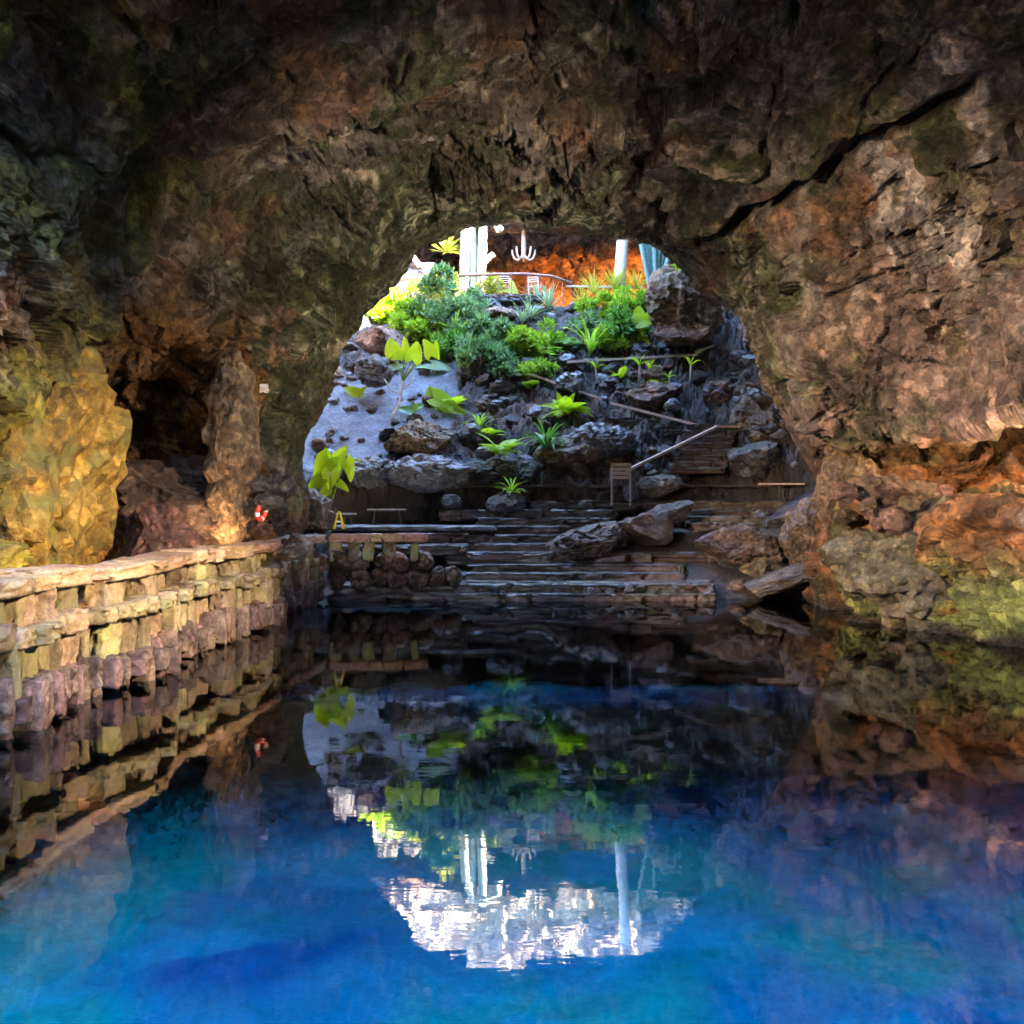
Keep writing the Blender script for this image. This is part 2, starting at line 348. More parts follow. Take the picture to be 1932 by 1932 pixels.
nA = fbm(p * .5, 4, 101); nB = fbm(p * 1.1, 4, 111); nC = fbm(p * 2.6, 4, 121)
wp = p + .5 * np.stack([fbm(p * 1.2, 3, 131), fbm(p * 1.2, 3, 132), fbm(p * 1.2, 3, 133)], 1)
vein = 1 - sstep(.015, .09, np.abs(fbm(wp * 1.7, 3, 141)))
vein2 = 1 - sstep(.02, .11, np.abs(fbm(wp * 2.1, 2, 151)))
C = np.tile(np.array([.105, .070, .048]), (len(p), 1))
C = lerpc(C, (.075, .078, .036), sstep(-.25, .15, nA + .25 * nC))                      # dark moss green
C = lerpc(C, (.17, .135, .125), sstep(.08, .22, nB) * .9)                                 # greyish pink
C = lerpc(C, (.20, .09, .05), sstep(.2, .45, fbm(p * .7, 3, 161)) * .6)              # red brown
left = sstep(-2.5, -5, X)
C = lerpc(C, (.17, .15, .03), left * sstep(17, 14.5, Y_) * sstep(-.3, .15, nB + .3 * nA))      # olive left wall
C = lerpc(C, (.26, .115, .03), left * sstep(15.4, 16.2, Y_) * sstep(6, 5, Z) * sstep(21.5, 20, Y_) * .85)   # ochre brown in the niche
arch = sstep(20.0, 22.0, Y_) * sstep(24.2, 23.6, Y_)
C = lerpc(C, (.07, .078, .036), sstep(18.5, 21.5, Y_) * sstep(2.5, 4, Z) * (1 - .6 * sstep(4.5, 6.5, X)) * sstep(-.4, .1, nB) * .85)
right = sstep(4.5, 6.5, X)
C = lerpc(C, (.24, .15, .12), right * sstep(7.2, 6.0, Z) * sstep(2.2, 3.2, Z) * sstep(-.35, .1, nB))     # pinkish right wall
C = lerpc(C, (.27, .115, .045), right * sstep(3.4, 2.6, Z) * sstep(-.4, .2, nC))
C = lerpc(C, (.20, .21, .06), right * sstep(1.6, .7, Z + .4 * nB) * sstep(20.8, 19.5, Y_))                 # algae by the water
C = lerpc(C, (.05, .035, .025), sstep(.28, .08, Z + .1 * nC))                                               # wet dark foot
C = lerpc(C, (.40, .38, .25), sstep(19.5, 21.5, Y_) * np.maximum(vein, vein2) * sstep(3.4, 6.0, Z) * sstep(-.25, .1, nB) * .95)   # lichen along the lip
C = lerpc(C, (.34, .29, .22), vein2 * sstep(.05, .3, fbm(p * .6, 3, 171)) * .55 * sstep(3, 5, Z))
C = lerpc(C, (.44, .37, .34), right * sstep(5.2, 6.6, Z) * sstep(.16, .3, fbm(wp * np.array([1.5, 1.5, .5]), 4, 181)) * .9)   # white mineral streaks
C = lerpc(C, (.4, .32, .27), sstep(.3, .42, fbm(wp * 1.3, 4, 191)) * .6 * sstep(4, 6, Z))
C *= (1 + .25 * nC)[:, None]
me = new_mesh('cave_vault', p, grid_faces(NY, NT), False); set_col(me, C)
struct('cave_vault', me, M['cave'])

# ------------------------------------------------------------------ hill, pit, terrace
PY = np.array([20, 22.2, 22.7, 23, 24.3, 25.8, 27.0, 27.8, 28.15, 29.5, 31, 33, 35, 36.6, 37.2, 60])
PZ = np.array([-3, -1.2, -.2, .1, .75, 1.4, 1.45, 1.5, 2.5, 3.45, 4.8, 6.4, 7.95, 9.1, 9.25, 9.3])
def ashmask(x, y):
    q = np.stack([x, y, 0 * x], 1)
    a = sstep(-1.6, -2.3, x + 1.6 * fbm(q * .9, 3, 201)) * sstep(28.6, 29.2, y + .4 * fbm(q * .9, 2, 205)) * sstep(33.6, 32.8, y)
    return np.clip(a + .6 * sstep(.15, .3, fbm(q * .6, 3, 203)) * sstep(28, 29, y) * sstep(34, 33, y) * sstep(2.5, 1, x), 0, 1)
def hz(x, y, detail=True):
    x = np.atleast_1d(np.asarray(x, float)); y = np.atleast_1d(np.asarray(y, float)); q = np.stack([x, y, 0 * x], 1)
    z = np.interp(y - .25 * vnoise(q * .7, 210) * sstep(27.5, 28.5, y), PY, PZ)
    z = z + sstep(5.5, 8.5, x) * 1.0 * sstep(23, 26, y) * sstep(36.5, 34, y) + sstep(-5.5, -8, x) * 1.0 * sstep(36.5, 34, y)
    z = z - .5 * sstep(-.8, -1.6, x) * sstep(25.6, 24.8, y)
    if detail:
        a = ashmask(x, y); g1, g2, gid = worley(q * np.array([1.5, 1.5, 1]), 221)
        h1, h2, hid = worley(q * np.array([4.5, 4.5, 1]), 225); lump = (hid - .5) * .16 - .05 * np.exp(-((h2 - h1) / .1) ** 2) + (gid - .4) * .36 - .14 * np.exp(-((g2 - g1) / .08) ** 2) + .5 * facets(q, 1.3, 751) * .5 + .2 * facets(q, 3.6, 761) + .08 * fbm(q * 2.5, 3, 231) + .05 * fbm(q * 8, 2, 233)
        on = sstep(27.6, 28.2, y) * sstep(37.2, 36.6, y)
        z = z + lump * (1 - .93 * a) * on + (.10 * fbm(q * 1.2, 3, 241) + .03 * fbm(q * 6, 2, 243)) * a
    return z
def pick(u, v, lo=22.3, hi=39):
    t = np.arange(lo, hi, .03); x = (u - 966) / 1932 * t; z = CAM_H - (v - 944) / 1932 * t
    hit = np.where(z <= hz(x, t))[0]; Yh = t[hit[0]] if len(hit) else hi - 1
    return at(u, v, Yh)
gx = np.linspace(-10.5, 12, 330); gy = np.concatenate([np.linspace(20, 38, 330), np.linspace(38.2, 56, 60)])
GY, GX = np.meshgrid(gy, gx, indexing='ij'); GZ = hz(GX.ravel(), GY.ravel())
hp = np.stack([GX.ravel(), GY.ravel(), GZ], 1); am = ashmask(hp[:, 0], hp[:, 1])
C = np.tile(np.array([.048, .038, .034]), (len(hp), 1)); C = lerpc(C, (.15, .08, .05), sstep(.0, .4, fbm(hp * .9, 3, 251)) * .6)
C = lerpc(C, (.125, .142, .185), am); C = lerpc(C, (.20, .17, .15), sstep(37, 37.4, hp[:, 1]))
me = new_mesh('lava_slope', hp, grid_faces(len(gy), len(gx)), False); set_col(me, C); struct('lava_slope', me, M['ground'])

def wall_strip(name, path, zs, col, m, big=.8, nx=220, nz=110, seed=0):
    path = np.array(path, float); s = np.concatenate([[0], np.cumsum(np.linalg.norm(np.diff(path[:, :2], axis=0), axis=1))])
    t = np.linspace(0, s[-1], nx); lx = np.stack([np.interp(t, s, path[:, i]) for i in range(path.shape[1])], 1)
    w = np.linspace(0, 1, nz); Q = np.zeros((nx, nz, 3))
    for i in range(nx):
        Q[i, :, 0] = lx[i, 0] + (lx[i, 2] if path.shape[1] > 2 else 0) * w; Q[i, :, 1] = lx[i, 1] + (lx[i, 3] if path.shape[1] > 3 else 0) * w
        Q[i, :, 2] = zs[0] + (zs[1] - zs[0]) * w
    Q, _ = rough(Q, big); q = Q.reshape(-1, 3)
    C = np.tile(np.array(col), (len(q), 1)) * (1 + .35 * fbm(q * .7, 4, 300 + seed) + .25 * fbm(q * 2.5, 3, 310 + seed))[:, None]
    C = lerpc(C, (.22, .11, .06), sstep(.05, .4, fbm(q * .5, 3, 320 + seed)) * .5)
    me = new_mesh(name, q, grid_faces(nx, nz), False); set_col(me, C); return struct(name, me, m)
wall_strip('pit_wall_left', [(-8.6, 26, -.3, 0), (-9, 33, .2, 0), (-9, 38, .2, 0), (-9.5, 43, .2, 0)], (2, 17), (.2, .16, .13), M['cave'], seed=1)
wall_strip('pit_wall_right', [(10.4, 26, -3.0, 0), (10.8, 33, -3.8, 0), (11, 38, -4, 0), (11, 43, -4, 0)], (2, 17), (.2, .16, .13), M['cave'], seed=2)  # inward lean is shaped so the unseen rim shades the slope
wall_strip('cliff_above_terrace', [(-10, 41, 0, 1.2), (-3, 41.6, 0, 1.2), (4, 41.2, 0, 1.2), (11, 40.6, 0, 1.2)], (13.6, 20), (.74, .56, .38), M['cave'], .5, seed=3)
# the cave behind the terrace
nx, ny = 260, 150
ts = np.linspace(0, math.pi, nx); ys = np.linspace(0, 1, ny); Q = np.zeros((ny, nx, 3))
for i, w in enumerate(ys):
    hw = 10.8 * math.sqrt(max(0.0, 1 - w ** 4)) + .05; h = 4.5 * math.sqrt(max(0.0, 1 - w ** 3)) + .05
    Q[i, :, 0] = .8 + hw * np.cos(ts); Q[i, :, 1] = 41.0 + 10 * w; Q[i, :, 2] = 9.1 + h * np.sin(ts) ** .7
Q, _ = rough(Q, .7); q = Q.reshape(-1, 3)
C = np.tile(np.array([.13, .085, .08]), (len(q), 1)) * (1 + .6 * fbm(q * .8, 4, 340))[:, None]
C = lerpc(C, (.3, .15, .06), sstep(.05, .3, fbm(q * .6, 3, 350)))
me = new_mesh('terrace_cave', q, grid_faces(ny, nx)); set_col(me, C); struct('terrace_cave', me, M['cave'])
# the open plateau above, with the two shafts left open, out to the horizon
mb = MB()
def plate(x0, x1, y0, y1, z, n=10):
    X0 = np.linspace(x0, x1, n); Y0 = np.linspace(y0, y1, n); b = len(mb.V)
    for y in Y0:
        for x in X0: mb.V.append((x, y, z + .15 * math.sin(x * .9) * math.cos(y * .7)))
    for i in range(n - 1):
        for j in range(n - 1): mb.F.append((b + i * n + j, b + i * n + j + 1, b + (i + 1) * n + j + 1, b + (i + 1) * n + j))
plate(-9.6, 8.6, 7, 27.2, 16.4); plate(-900, -8.4, -900, 1200, 16.7); plate(7.0, 900, -900, 1200, 16.7); plate(4.6, 7.2, 27, 37, 16.55); plate(-9.6, 9, 42.4, 1200, 19.6); plate(-9.6, 9, -900, -12, 16.4)  # narrow strip beside the pit is added, unseen, to shade the slope bushes
me = mb.mesh('plateau', True); set_col(me, np.tile(np.array([.16, .12, .09]), (len(mb.V), 1))); struct('plateau', me, M['ground'])
wall_strip('shaft_wall_left', [(-8.6, -14, .2, 0), (-8.4, -4, .2, 0), (-7.4, 8, -.4, 0)], (-3, 17), (.22, .17, .12), M['cave'], seed=5, nx=120, nz=90)
wall_strip('shaft_wall_right', [(12, -14, -3.6, 0), (12, -4, -3.6, 0), (10.8, 8, -2.4, 0)], (-3, 17), (.22, .17, .12), M['cave'], seed=6, nx=120, nz=90)
wall_strip('shaft_wall_back', [(-9.5, -12, 0, 0), (12.5, -12, 0, 0)], (-3, 17), (.26, .2, .14), M['cave'], seed=7, nx=120, nz=90)
wall_strip('shaft_brow', [(-8.5, 7.2, 0, -.3), (12, 7.2, 0, -.3)], (10.4, 17), (.2, .15, .11), M['cave'], seed=8, nx=120, nz=60)
# ground the viewer stands on
gx2 = np.linspace(-9.5, 12.5, 120); gy2 = np.linspace(-13, 2.6, 90); A, B = np.meshgrid(gy2, gx2, indexing='ij'); pp = np.stack([B.ravel(), A.ravel(), 0 * A.ravel()], 1)
pp[:, 2] = .45 + .12 * fbm(pp * .8, 3, 401) - 3.2 * sstep(1.4, 2.5, pp[:, 1] + .3 * fbm(pp * .6, 2, 402))
me = new_mesh('near_shore', pp, grid_faces(90, 120)); set_col(me, np.tile(np.array([.2, .15, .11]), (len(pp), 1))); struct('near_shore', me, M['ground'])

# ------------------------------------------------------------------ lake
bx = np.linspace(-9, 12, 150); by = np.linspace(1.5, 24.5, 160); A, B = np.meshgrid(by, bx, indexing='ij'); pp = np.stack([B.ravel(), A.ravel(), 0 * A.ravel()], 1)
pp[:, 2] = -1.7 + .22 * fbm(pp * .5, 3, 411) + .06 * fbm(pp * 2, 3, 415)
f = fbm(pp * .45, 4, 421); C = np.tile(np.array([.36, .40, .46]), (len(pp), 1)); C = lerpc(C, (.36, .62, .40), sstep(0, .3, f)); C = lerpc(C, (.16, .22, .40), sstep(-.05, -.3, f))
C = lerpc(C, (.62, .66, .66), sstep(.1, .3, fbm(pp * 1.1, 4, 425)) * .7)
me = new_mesh('lake_bed', pp, grid_faces(160, 150)); set_col(me, C); struct('lake_bed', me, M['bed'])
m, nt, b = base_mat('lake_water'); nt.nodes.remove(b)
pos = nn(nt, 'ShaderNodeNewGeometry').outputs['Position']; mp = nn(nt, 'ShaderNodeMapping'); mp.inputs['Scale'].default_value = (1.0, 2.6, 1); nt.links.new(pos, mp.inputs[0])
h = maths(nt, 'ADD', noise_node(nt, mp.outputs[0], 1.3, 3, .5), maths(nt, 'MULTIPLY', noise_node(nt, mp.outputs[0], 7, 2, .5), .18))
bp = nn(nt, 'ShaderNodeBump'); bp.inputs['Strength'].default_value = .08; bp.inputs['Distance'].default_value = .010; nt.links.new(h, bp.inputs['Height'])
fr = nn(nt, 'ShaderNodeFresnel'); fr.inputs['IOR'].default_value = 1.75; nt.links.new(bp.outputs[0], fr.inputs['Normal'])
gl = nn(nt, 'ShaderNodeBsdfGlossy'); gl.inputs['Roughness'].default_value = .012; nt.links.new(bp.outputs[0], gl.inputs['Normal'])
tr = nn(nt, 'ShaderNodeBsdfTransparent'); tr.inputs['Color'].default_value = (.015, .64, .86, 1)
mx = nn(nt, 'ShaderNodeMixShader'); nt.links.new(fr.outputs[0], mx.inputs[0]); nt.links.new(tr.outputs[0], mx.inputs[1]); nt.links.new(gl.outputs[0], mx.inputs[2])
nt.links.new(mx.outputs[0], nt.nodes['Material Output'].inputs['Surface']); M['water'] = m
me = new_mesh('lake_water', [(-10, 1.2, 0), (12.5, 1.2, 0), (12.5, 25, 0), (-10, 25, 0)], [(0, 1, 2, 3)]); struct('lake_water', me, M['water'])

# ------------------------------------------------------------------ stone shapes
import bmesh
def rough_box(seed, n=8, rnd=.15, amp=.07):
    idx = {}; V = []; F = []
    def vid(i, j, k):
        if (i, j, k) not in idx: idx[(i, j, k)] = len(V); V.append((i / n - .5, j / n - .5, k / n - .5))
        return idx[(i, j, k)]
    for a in range(n):
        for b in range(n):
            for f in (0, n):
                q = [vid(f, a, b), vid(f, a + 1, b), vid(f, a + 1, b + 1), vid(f, a, b + 1)]; F.append(q if f else q[::-1])
                q = [vid(a, f, b), vid(a + 1, f, b), vid(a + 1, f, b + 1), vid(a, f, b + 1)]; F.append(q[::-1] if f else q)
                q = [vid(a, b, f), vid(a + 1, b, f), vid(a + 1, b + 1, f), vid(a, b + 1, f)]; F.append(q if f else q[::-1])
    V = np.array(V); m = np.abs(V).max(1, keepdims=True); L = np.linalg.norm(V, axis=1, keepdims=True)
    V = V * (1 - rnd + rnd * (m / L) * 1.12)
    V = V + amp * np.stack([fbm(V * 2.6 + seed * 9.1, 3, 500 + i) for i in range(3)], 1) * 2 + .045 * np.stack([.5 - np.abs(fbm(V * 5 + seed * 4.3, 3, 520 + i)) * 3 for i in range(3)], 1) + .05 * facets(V + seed, 2.6, 530)[:, None] * V
    V[:, 0] *= 1 + .18 * V[:, 2] * math.sin(seed * 3.1); V[:, 0] += .12 * V[:, 2] * math.cos(seed * 5.3); V[:, 2] += .1 * V[:, 0] * math.sin(seed * 2.3)
    return new_mesh('stone_%d' % seed, V, F, True)
def icos(sub):
    bm = bmesh.new(); bmesh.ops.create_icosphere(bm, subdivisions=sub, radius=1); bm.verts.ensure_lookup_table()
    V = np.array([v.co[:] for v in bm.verts]); F = np.array([[v.index for v in f.verts] for f in bm.faces]); bm.free(); return V, F
ICO = {k: icos(k) for k in (3, 4, 5)}
def rock_geo(seed, sub=3, planes=9, crack=0.0, scale=(1, 1, 1), amp=.12, knob=0.0, cs=2.2):
    r = np.random.default_rng(seed); V, F = ICO[sub]; V = V.copy()
    for _ in range(planes):
        n = r.normal(size=3); n /= np.linalg.norm(n); d = r.uniform(.55, .85); V = V - n * np.maximum(0, V @ n - d)[:, None]
    N = V / np.linalg.norm(V, axis=1, keepdims=True); sV = V * np.array(scale)
    ms = min(scale); d = amp * fbm(sV * 1.3 / ms ** .5 + seed * 3.7, 4, 600) + ms * (.10 * (.5 - np.abs(fbm(sV * 2.6 / ms + seed, 4, 610, .6)) * 2.2) + .05 * fbm(sV * 7 / ms + seed, 3, 612))
    d = d + ms * (.16 * facets(sV + seed, 1.1 / ms, 731) + .09 * facets(sV + seed, 2.6 / ms, 741))
    if crack:
        w = sV + .15 * np.stack([fbm(sV * 2, 2, 620 + i) for i in range(3)], 1); f1, f2, cid = worley(w * cs + seed, 630)
        d = d - crack * np.exp(-((f2 - f1) / .07) ** 2) + crack * .5 * (cid - .5)
    if knob:
        f1, f2, cid = worley(sV * 2.6 + seed, 640); d = d + knob * (.5 - f1)
    return sV + N * d[:, None], F
def rock_mesh(seed, **k):
    V, F = rock_geo(seed, **k); return new_mesh('rock_%d' % seed, V, F, False)
def with_mat(me, m):
    me = me.copy(); me.materials.clear(); me.materials.append(m); return me
BOX = [rough_box(i + 1) for i in range(12)]; RK = [rock_mesh(i + 50, planes=15, amp=.25) for i in range(14)]
for me in RK: me.polygons.foreach_set('use_smooth', np.zeros(len(me.polygons), dtype=bool))
LIB = {}
def lib(kind, i, mat):
    k = (kind, i, mat)
    if k not in LIB: LIB[k] = with_mat((BOX if kind == 'b' else RK)[i], M[mat])
    return LIB[k]
def stone(name, mat, loc, size, rz=0.0, parent=None, tilt=.04, kind='b'):
    n = len(BOX) if kind == 'b' else len(RK)
    return obj(name, lib(kind, random.randrange(n), mat), None, parent, loc, (random.uniform(-tilt, tilt), random.uniform(-tilt, tilt), rz + random.uniform(-tilt, tilt)), size)

# ------------------------------------------------------------------ walkway and its stone parapet along the left bank
WALL = [(-4.98, 7.0), (-4.78, 9.6), (-4.74, 10.5), (-4.95, 10.8), (-4.72, 11.8), (-4.52, 12.8), (-4.60, 13.3), (-4.78, 13.8), (-4.66, 15.2), (-4.46, 16.6), (-4.34, 18.2), (-4.40, 18.8), (-4.60, 19.2), (-4.48, 20.3), (-4.30, 21.9)]
wp_ = np.array(WALL); wl_ = np.concatenate([[0], np.cumsum(np.linalg.norm(np.diff(wp_, axis=0), axis=1))])
def wall_at(s):
    x = np.interp(s, wl_, wp_[:, 0]); y = np.interp(s, wl_, wp_[:, 1]); e = .25
    dx = np.interp(s + e, wl_, wp_[:, 0]) - np.interp(s - e, wl_, wp_[:, 0]); dy = np.interp(s + e, wl_, wp_[:, 1]) - np.interp(s - e, wl_, wp_[:, 1])
    return Vector((x, y, 0)), math.atan2(dy, dx)
parapet = thing('stone_parapet', 'rough stone parapet with two rows of openings, running along the left bank of the lake', 'parapet', (0, 0, 0))
WL = wl_[-1]
def course(name, mat, z0, z1, depth, out, w, gap, jit=.02, s0=0.0, zj=.015, skip=0.0):
    s = s0
    while s < WL:
        L = random.uniform(*w)
        if random.random() >= skip:
            c, a = wall_at(s + L / 2); nrm = Vector((math.sin(a), -math.cos(a), 0)); o = out + random.uniform(-jit, jit)
            za = z0 + random.uniform(-zj, zj); zb = z1 + random.uniform(-zj, zj)
            loc = c + nrm * (o - depth / 2) + Vector((0, 0, (za + zb) / 2))
            stone(name, mat, loc, (L * 1.06, depth, (zb - za) * 1.06), a, parapet)
        s += L + random.uniform(*gap)
course('cap_stone', 'cap', 1.29, 1.46, .60, .16, (.30, 1.1), (-.02, .01), .06, zj=.03)
course('pillar', 'pillar', .98, 1.31, .28, .06, (.14, .42), (.20, .55), .05)
course('shelf_stone', 'pillar', .82, 1.00, .55, .20, (.10, .45), (-.01, .02), .07, zj=.04, skip=.10)
course('column', 'pillar', .34, .85, .26, .08, (.09, .45), (.03, .24), .10, zj=.06)
course('plinth_stone', 'plinth', .05, .40, .4, .20, (.06, .20), (.0, .03), .10, zj=.10)
mb = MB()
for i in range(40):
    c, a = wall_at(WL * (i + .5) / 40); n_ = Vector((math.sin(a), -math.cos(a), 0)); mb.box(c - n_ * .65 + Vector((0, 0, -.15)), (WL / 40 * 1.01, .3, 1.9), Matrix.Rotation(a, 3, 'Z'))
mb.build('gap_shade_core', M['basalt'], parapet)  # backing made dark: shade of the gaps is put into its colour
px = np.linspace(0, 1, 14); py = np.linspace(6, 23.4, 120); A, B = np.meshgrid(py, px, indexing='ij')
wx = np.interp(A.ravel(), wp_[:, 1], wp_[:, 0]) - .35; pp = np.stack([wx - B.ravel() * 2.4, A.ravel(), .9 + 0 * wx], 1); pp[:, 2] += .04 * fbm(pp * 1.5, 3, 701)
me = new_mesh('walkway', pp, grid_faces(120, 14)); set_col(me, np.tile(np.array([.2, .13, .08]), (len(pp), 1))); struct('walkway', me, M['ground'])

# the far end of the parapet: slab rail on stubby stones above a wall of round boulders
far = thing('boulder_wall', 'low wall of round boulders with a slab rail on stubby posts at the head of the lake', 'wall', (0, 0, 0))
fA = Vector((-3.95, 22.3, 0)); fB = Vector((-1.90, 22.55, 0)); fd = (fB - fA); fl = fd.length; fd /= fl; fa = math.atan2(fd.y, fd.x)
s = 0
for L in (.55, .32, .30, .42, .5): stone('rail_slab', 'cap', fA + fd * (s + L / 2) + Vector((0, -.1, 1.38)), (L * 1.05, .4, .19), fa, far); s += L
for s in (.12, .5, .83, 1.28, 1.82): stone('post_stone', 'pillar', fA + fd * s + Vector((0, -.05, 1.10)), (random.uniform(.16, .3), .25, .44), fa, far)
for row, (z, n_, s0, s1) in enumerate([(.50, 8, -.5, 2.9), (.86, 6, -.5, 2.2)]):
    for i in range(n_):
        s = s0 + (s1 - s0) * (i + .5 + random.uniform(-.2, .2)) / n_; w = (s1 - s0) / n_
        o = stone('boulder', 'redrock', fA + fd * s + Vector((0, .05 + .05 * row, z)), (w * .62, .34, .27), fa, far, .3, 'r')
stone('boulder', 'basalt', at(640, 1045, 22.25), (.22, .22, .2), 0, far, .4, 'r')

# ------------------------------------------------------------------ steps up from the lake
steps = obj('stone_steps', None); steps['kind'] = 'structure'
def flight(rows, depth=.7, mat='step', h=.2, bl=(.5, 1.3)):
    for (v, Y, u0, u1) in rows:
        z = CAM_H - (v - 944) / 1932 * Y; x = (u0 - 966) / 1932 * Y; x1 = (u1 - 966) / 1932 * Y
        while x < x1 - .08:
            L = min(random.uniform(*bl), x1 - x)
            stone('step_stone', mat, (x + L / 2, Y + depth / 2 + random.uniform(-.03, .03), z - h / 2 + random.uniform(-.012, .012)), (L * 1.05, depth * 1.06, h * 1.06), 0, steps, .012)
            x += L + .004
        x = (u0 - 966) / 1932 * Y
        while x < x1 - .08:
            L = min(random.uniform(.7, 1.7), x1 - x)
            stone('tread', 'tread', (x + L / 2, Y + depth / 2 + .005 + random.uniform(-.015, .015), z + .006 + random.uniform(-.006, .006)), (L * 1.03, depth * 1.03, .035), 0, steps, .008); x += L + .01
flight([(1122, 22.35, 622, 1350), (1104, 22.6, 630, 1350), (1099, 23.0, 850, 1345), (1083, 23.4, 870, 1290), (1067, 23.85, 890, 1290), (1044, 24.3, 840, 1360), (1027, 24.8, 800, 1060), (1011, 25.3, 850, 1065),
        (994, 25.8, 800, 1075), (979, 26.3, 900, 1150), (963, 26.9, 830, 1160), (946, 27.5, 1000, 1505), (963, 26.9, 1296, 1482), (976, 26.35, 1300, 1490), (989, 25.8, 1310, 1490)], .75, h=.27)
flight([(1031, 24.2, 630, 880), (1008, 25.0, 700, 880)], .9, h=.2, bl=(.8, 1.4))
def stair(u0, v0, Y0, u1, v1, Y1, n, w, h=.14):
    for i in range(n):
        t = i / (n - 1); a = at(u0 + (u1 - u0) * t, v0 + (v1 - v0) * t, Y0 + (Y1 - Y0) * t); x = -w / 2
        while x < w / 2 - .05:
            L = min(random.uniform(.35, .7), w / 2 - x)
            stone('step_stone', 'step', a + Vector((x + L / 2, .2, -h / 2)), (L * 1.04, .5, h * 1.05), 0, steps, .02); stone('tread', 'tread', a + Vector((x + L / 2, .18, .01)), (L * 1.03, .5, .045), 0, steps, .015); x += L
stair(1318, 884, 28.0, 1345, 802, 30.0, 8, 1.45)
stair(1290, 812, 30.2, 1180, 790, 31.0, 5, 1.1)
stair(1110, 786, 31.2, 1050, 738, 32.3, 7, 1.3)
stair(1345, 690, 33.4, 1378, 622, 35.4, 9, .9)
# paved landing with its flagstones
land = obj('paved_landing', None); land['kind'] = 'structure'
for r_ in range(3):
    x = -4.35 + random.uniform(-.2, 0)
    while x < -.9 - .4 * r_:
        L = random.uniform(.7, 1.1); stone('flagstone', 'flag', (x + L / 2, 25.55 + .62 * r_, 1.50), (L * 1.04, .64, .12), 0, land, .01); x += L

# ------------------------------------------------------------------ boulders
def boulder(u, v, w, h, label, mat='basalt', Y=None, depth=None, seed=0, sub=4, planes=10, crack=0.0, amp=.15, rot=(0, 0, 0), name='boulder', cat='rock', group=None, sink=.15, knob=0.0, cs=2.2):
    c = at(u, v, Y) if Y else pick(u, v + h / 2 * .8); Yc = c.y; c = at(u, v, Yc)
    sx = w / 1932 * Yc / 2; sz = h / 1932 * Yc / 2; sy = depth or sx
    me = rock_mesh(seed or int(u * 7 + v), sub=sub, planes=planes, crack=crack, amp=amp * min(sx, sz), scale=(sx * 1.15, sy * 1.15, sz * 1.15), knob=knob, cs=cs)
    o = obj(name, me, M[mat], None, c, rot); tag(o, label, cat, group); return o
boulder(52, 868, 285, 500, 'huge ochre mossy boulder bulging above the parapet at the left edge', 'ochre', 14.2, 1.5, 11, 5, 6, .07, .10, (0, 0, .15), cs=1.3)
boulder(172, 650, 90, 200, 'pinkish slab of rock propped between the ochre boulder and the mossy overhang', 'redrock', 15.3, .6, 12, 5, 8, .08, .2, (0, .25, 0))
boulder(40, 470, 230, 220, 'green mossy overhang rock hanging high on the left cave wall', 'ochre', 13.6, .9, 19, 5, 8, .1, .3, (0, -.4, .2), cs=1.2)
boulder(440, 850, 84, 330, 'knobby orange-brown rock pillar in the left cave niche', 'redrock', 18.2, .5, 13, 5, 0, .0, .15, knob=.2, name='rock_pillar', cat='rock pillar')
boulder(330, 960, 250, 200, 'broad brown rock mass at the foot of the dark niche', 'brownrock', 18.6, .8, 14, 5, 9, .06, .3)
boulder(300, 1010, 140, 110, 'smooth brown boulder right behind the parapet cap below the niche', 'redrock', 16.8, .5, 15, 4, 8, .03)
boulder(512, 620, 150, 190, 'square-edged olive rock panel set in the wall left of the arch', 'redrock', 21.4, .35, 16, 5, 12, .03, .1)
boulder(1285, 590, 120, 150, 'tall leaning brown rock slab at the top right of the slope', 'redrock', 33.2, 1.0, 17, 5, 8, .06, .25, (0, -.45, .2), name='leaning_rock')
boulder(1300, 628, 110, 60, 'broad brown base rock under the leaning slab', 'redrock', 33.0, .8, 18, 4, 8)
boulder(1222, 1003, 112, 58, 'big angular tan boulder with a pale tilted top, beside the lower steps', 'brownrock', 25.0, .7, 23, 4, 12, .0, .05, (0, .12, 0))
boulder(1262, 968, 90, 48, 'grey angular boulder leaning behind the tan one', 'basalt', 25.7, .6, 24, 4, 12, .0, .05, (0, -.3, 0))
boulder(1120, 1025, 170, 60, 'cracked slanting rock mass in the middle of the lower steps', 'brownrock', 25.0, .9, 25, 5, 8, .05, .12, (0, -.2, 0), cs=3.2)
boulder(1415, 1034, 180, 74, 'cracked brown rock mass below the right-hand steps', 'brownrock', 24.3, .8, 26, 5, 15, .06, .08, cs=2.4)
boulder(1520, 1010, 90, 120, 'cracked brown rock at the foot of the right arch pier', 'brownrock', 23.4, .6, 27, 5, 8, .06)
boulder(1462, 1096, 150, 36, 'wet shining rock sloping into the lake at the right shore', 'brownrock', 22.7, .7, 28, 4, 8, .05, .1, (0, -.32, 0))
boulder(815, 888, 185, 62, 'wide cracked grey lava slab above the benches', 'flag', 28.3, 1.0, 31, 5, 6, .10, .1, (.15, 0, 0), cs=2.6)
boulder(692, 890, 105, 62, 'grey cracked lava block beside the bright plant above the walkway', 'flag', 28.3, .7, 32, 5, 8, .07, .1)
boulder(795, 832, 125, 66, 'dark brown broken lava boulder on the ash slope', 'redrock', 29.6, .9, 33, 5, 8, .10, .2)
boulder(940, 895, 150, 50, 'dark low lava ledge behind the small fern clump', 'basalt', 28.4, .7, 34, 5, 8, .07)
boulder(1130, 838, 130, 62, 'domed lava rock with crazed polygon cracks in mid-slope', 'flag', 29.3, .8, 35, 5, 3, .11, .1, cs=2.8)
boulder(1060, 858, 120, 60, 'brown lava rock under the dark strap-leaved clump', 'brownrock', 28.9, .7, 36, 4, 9, .06)
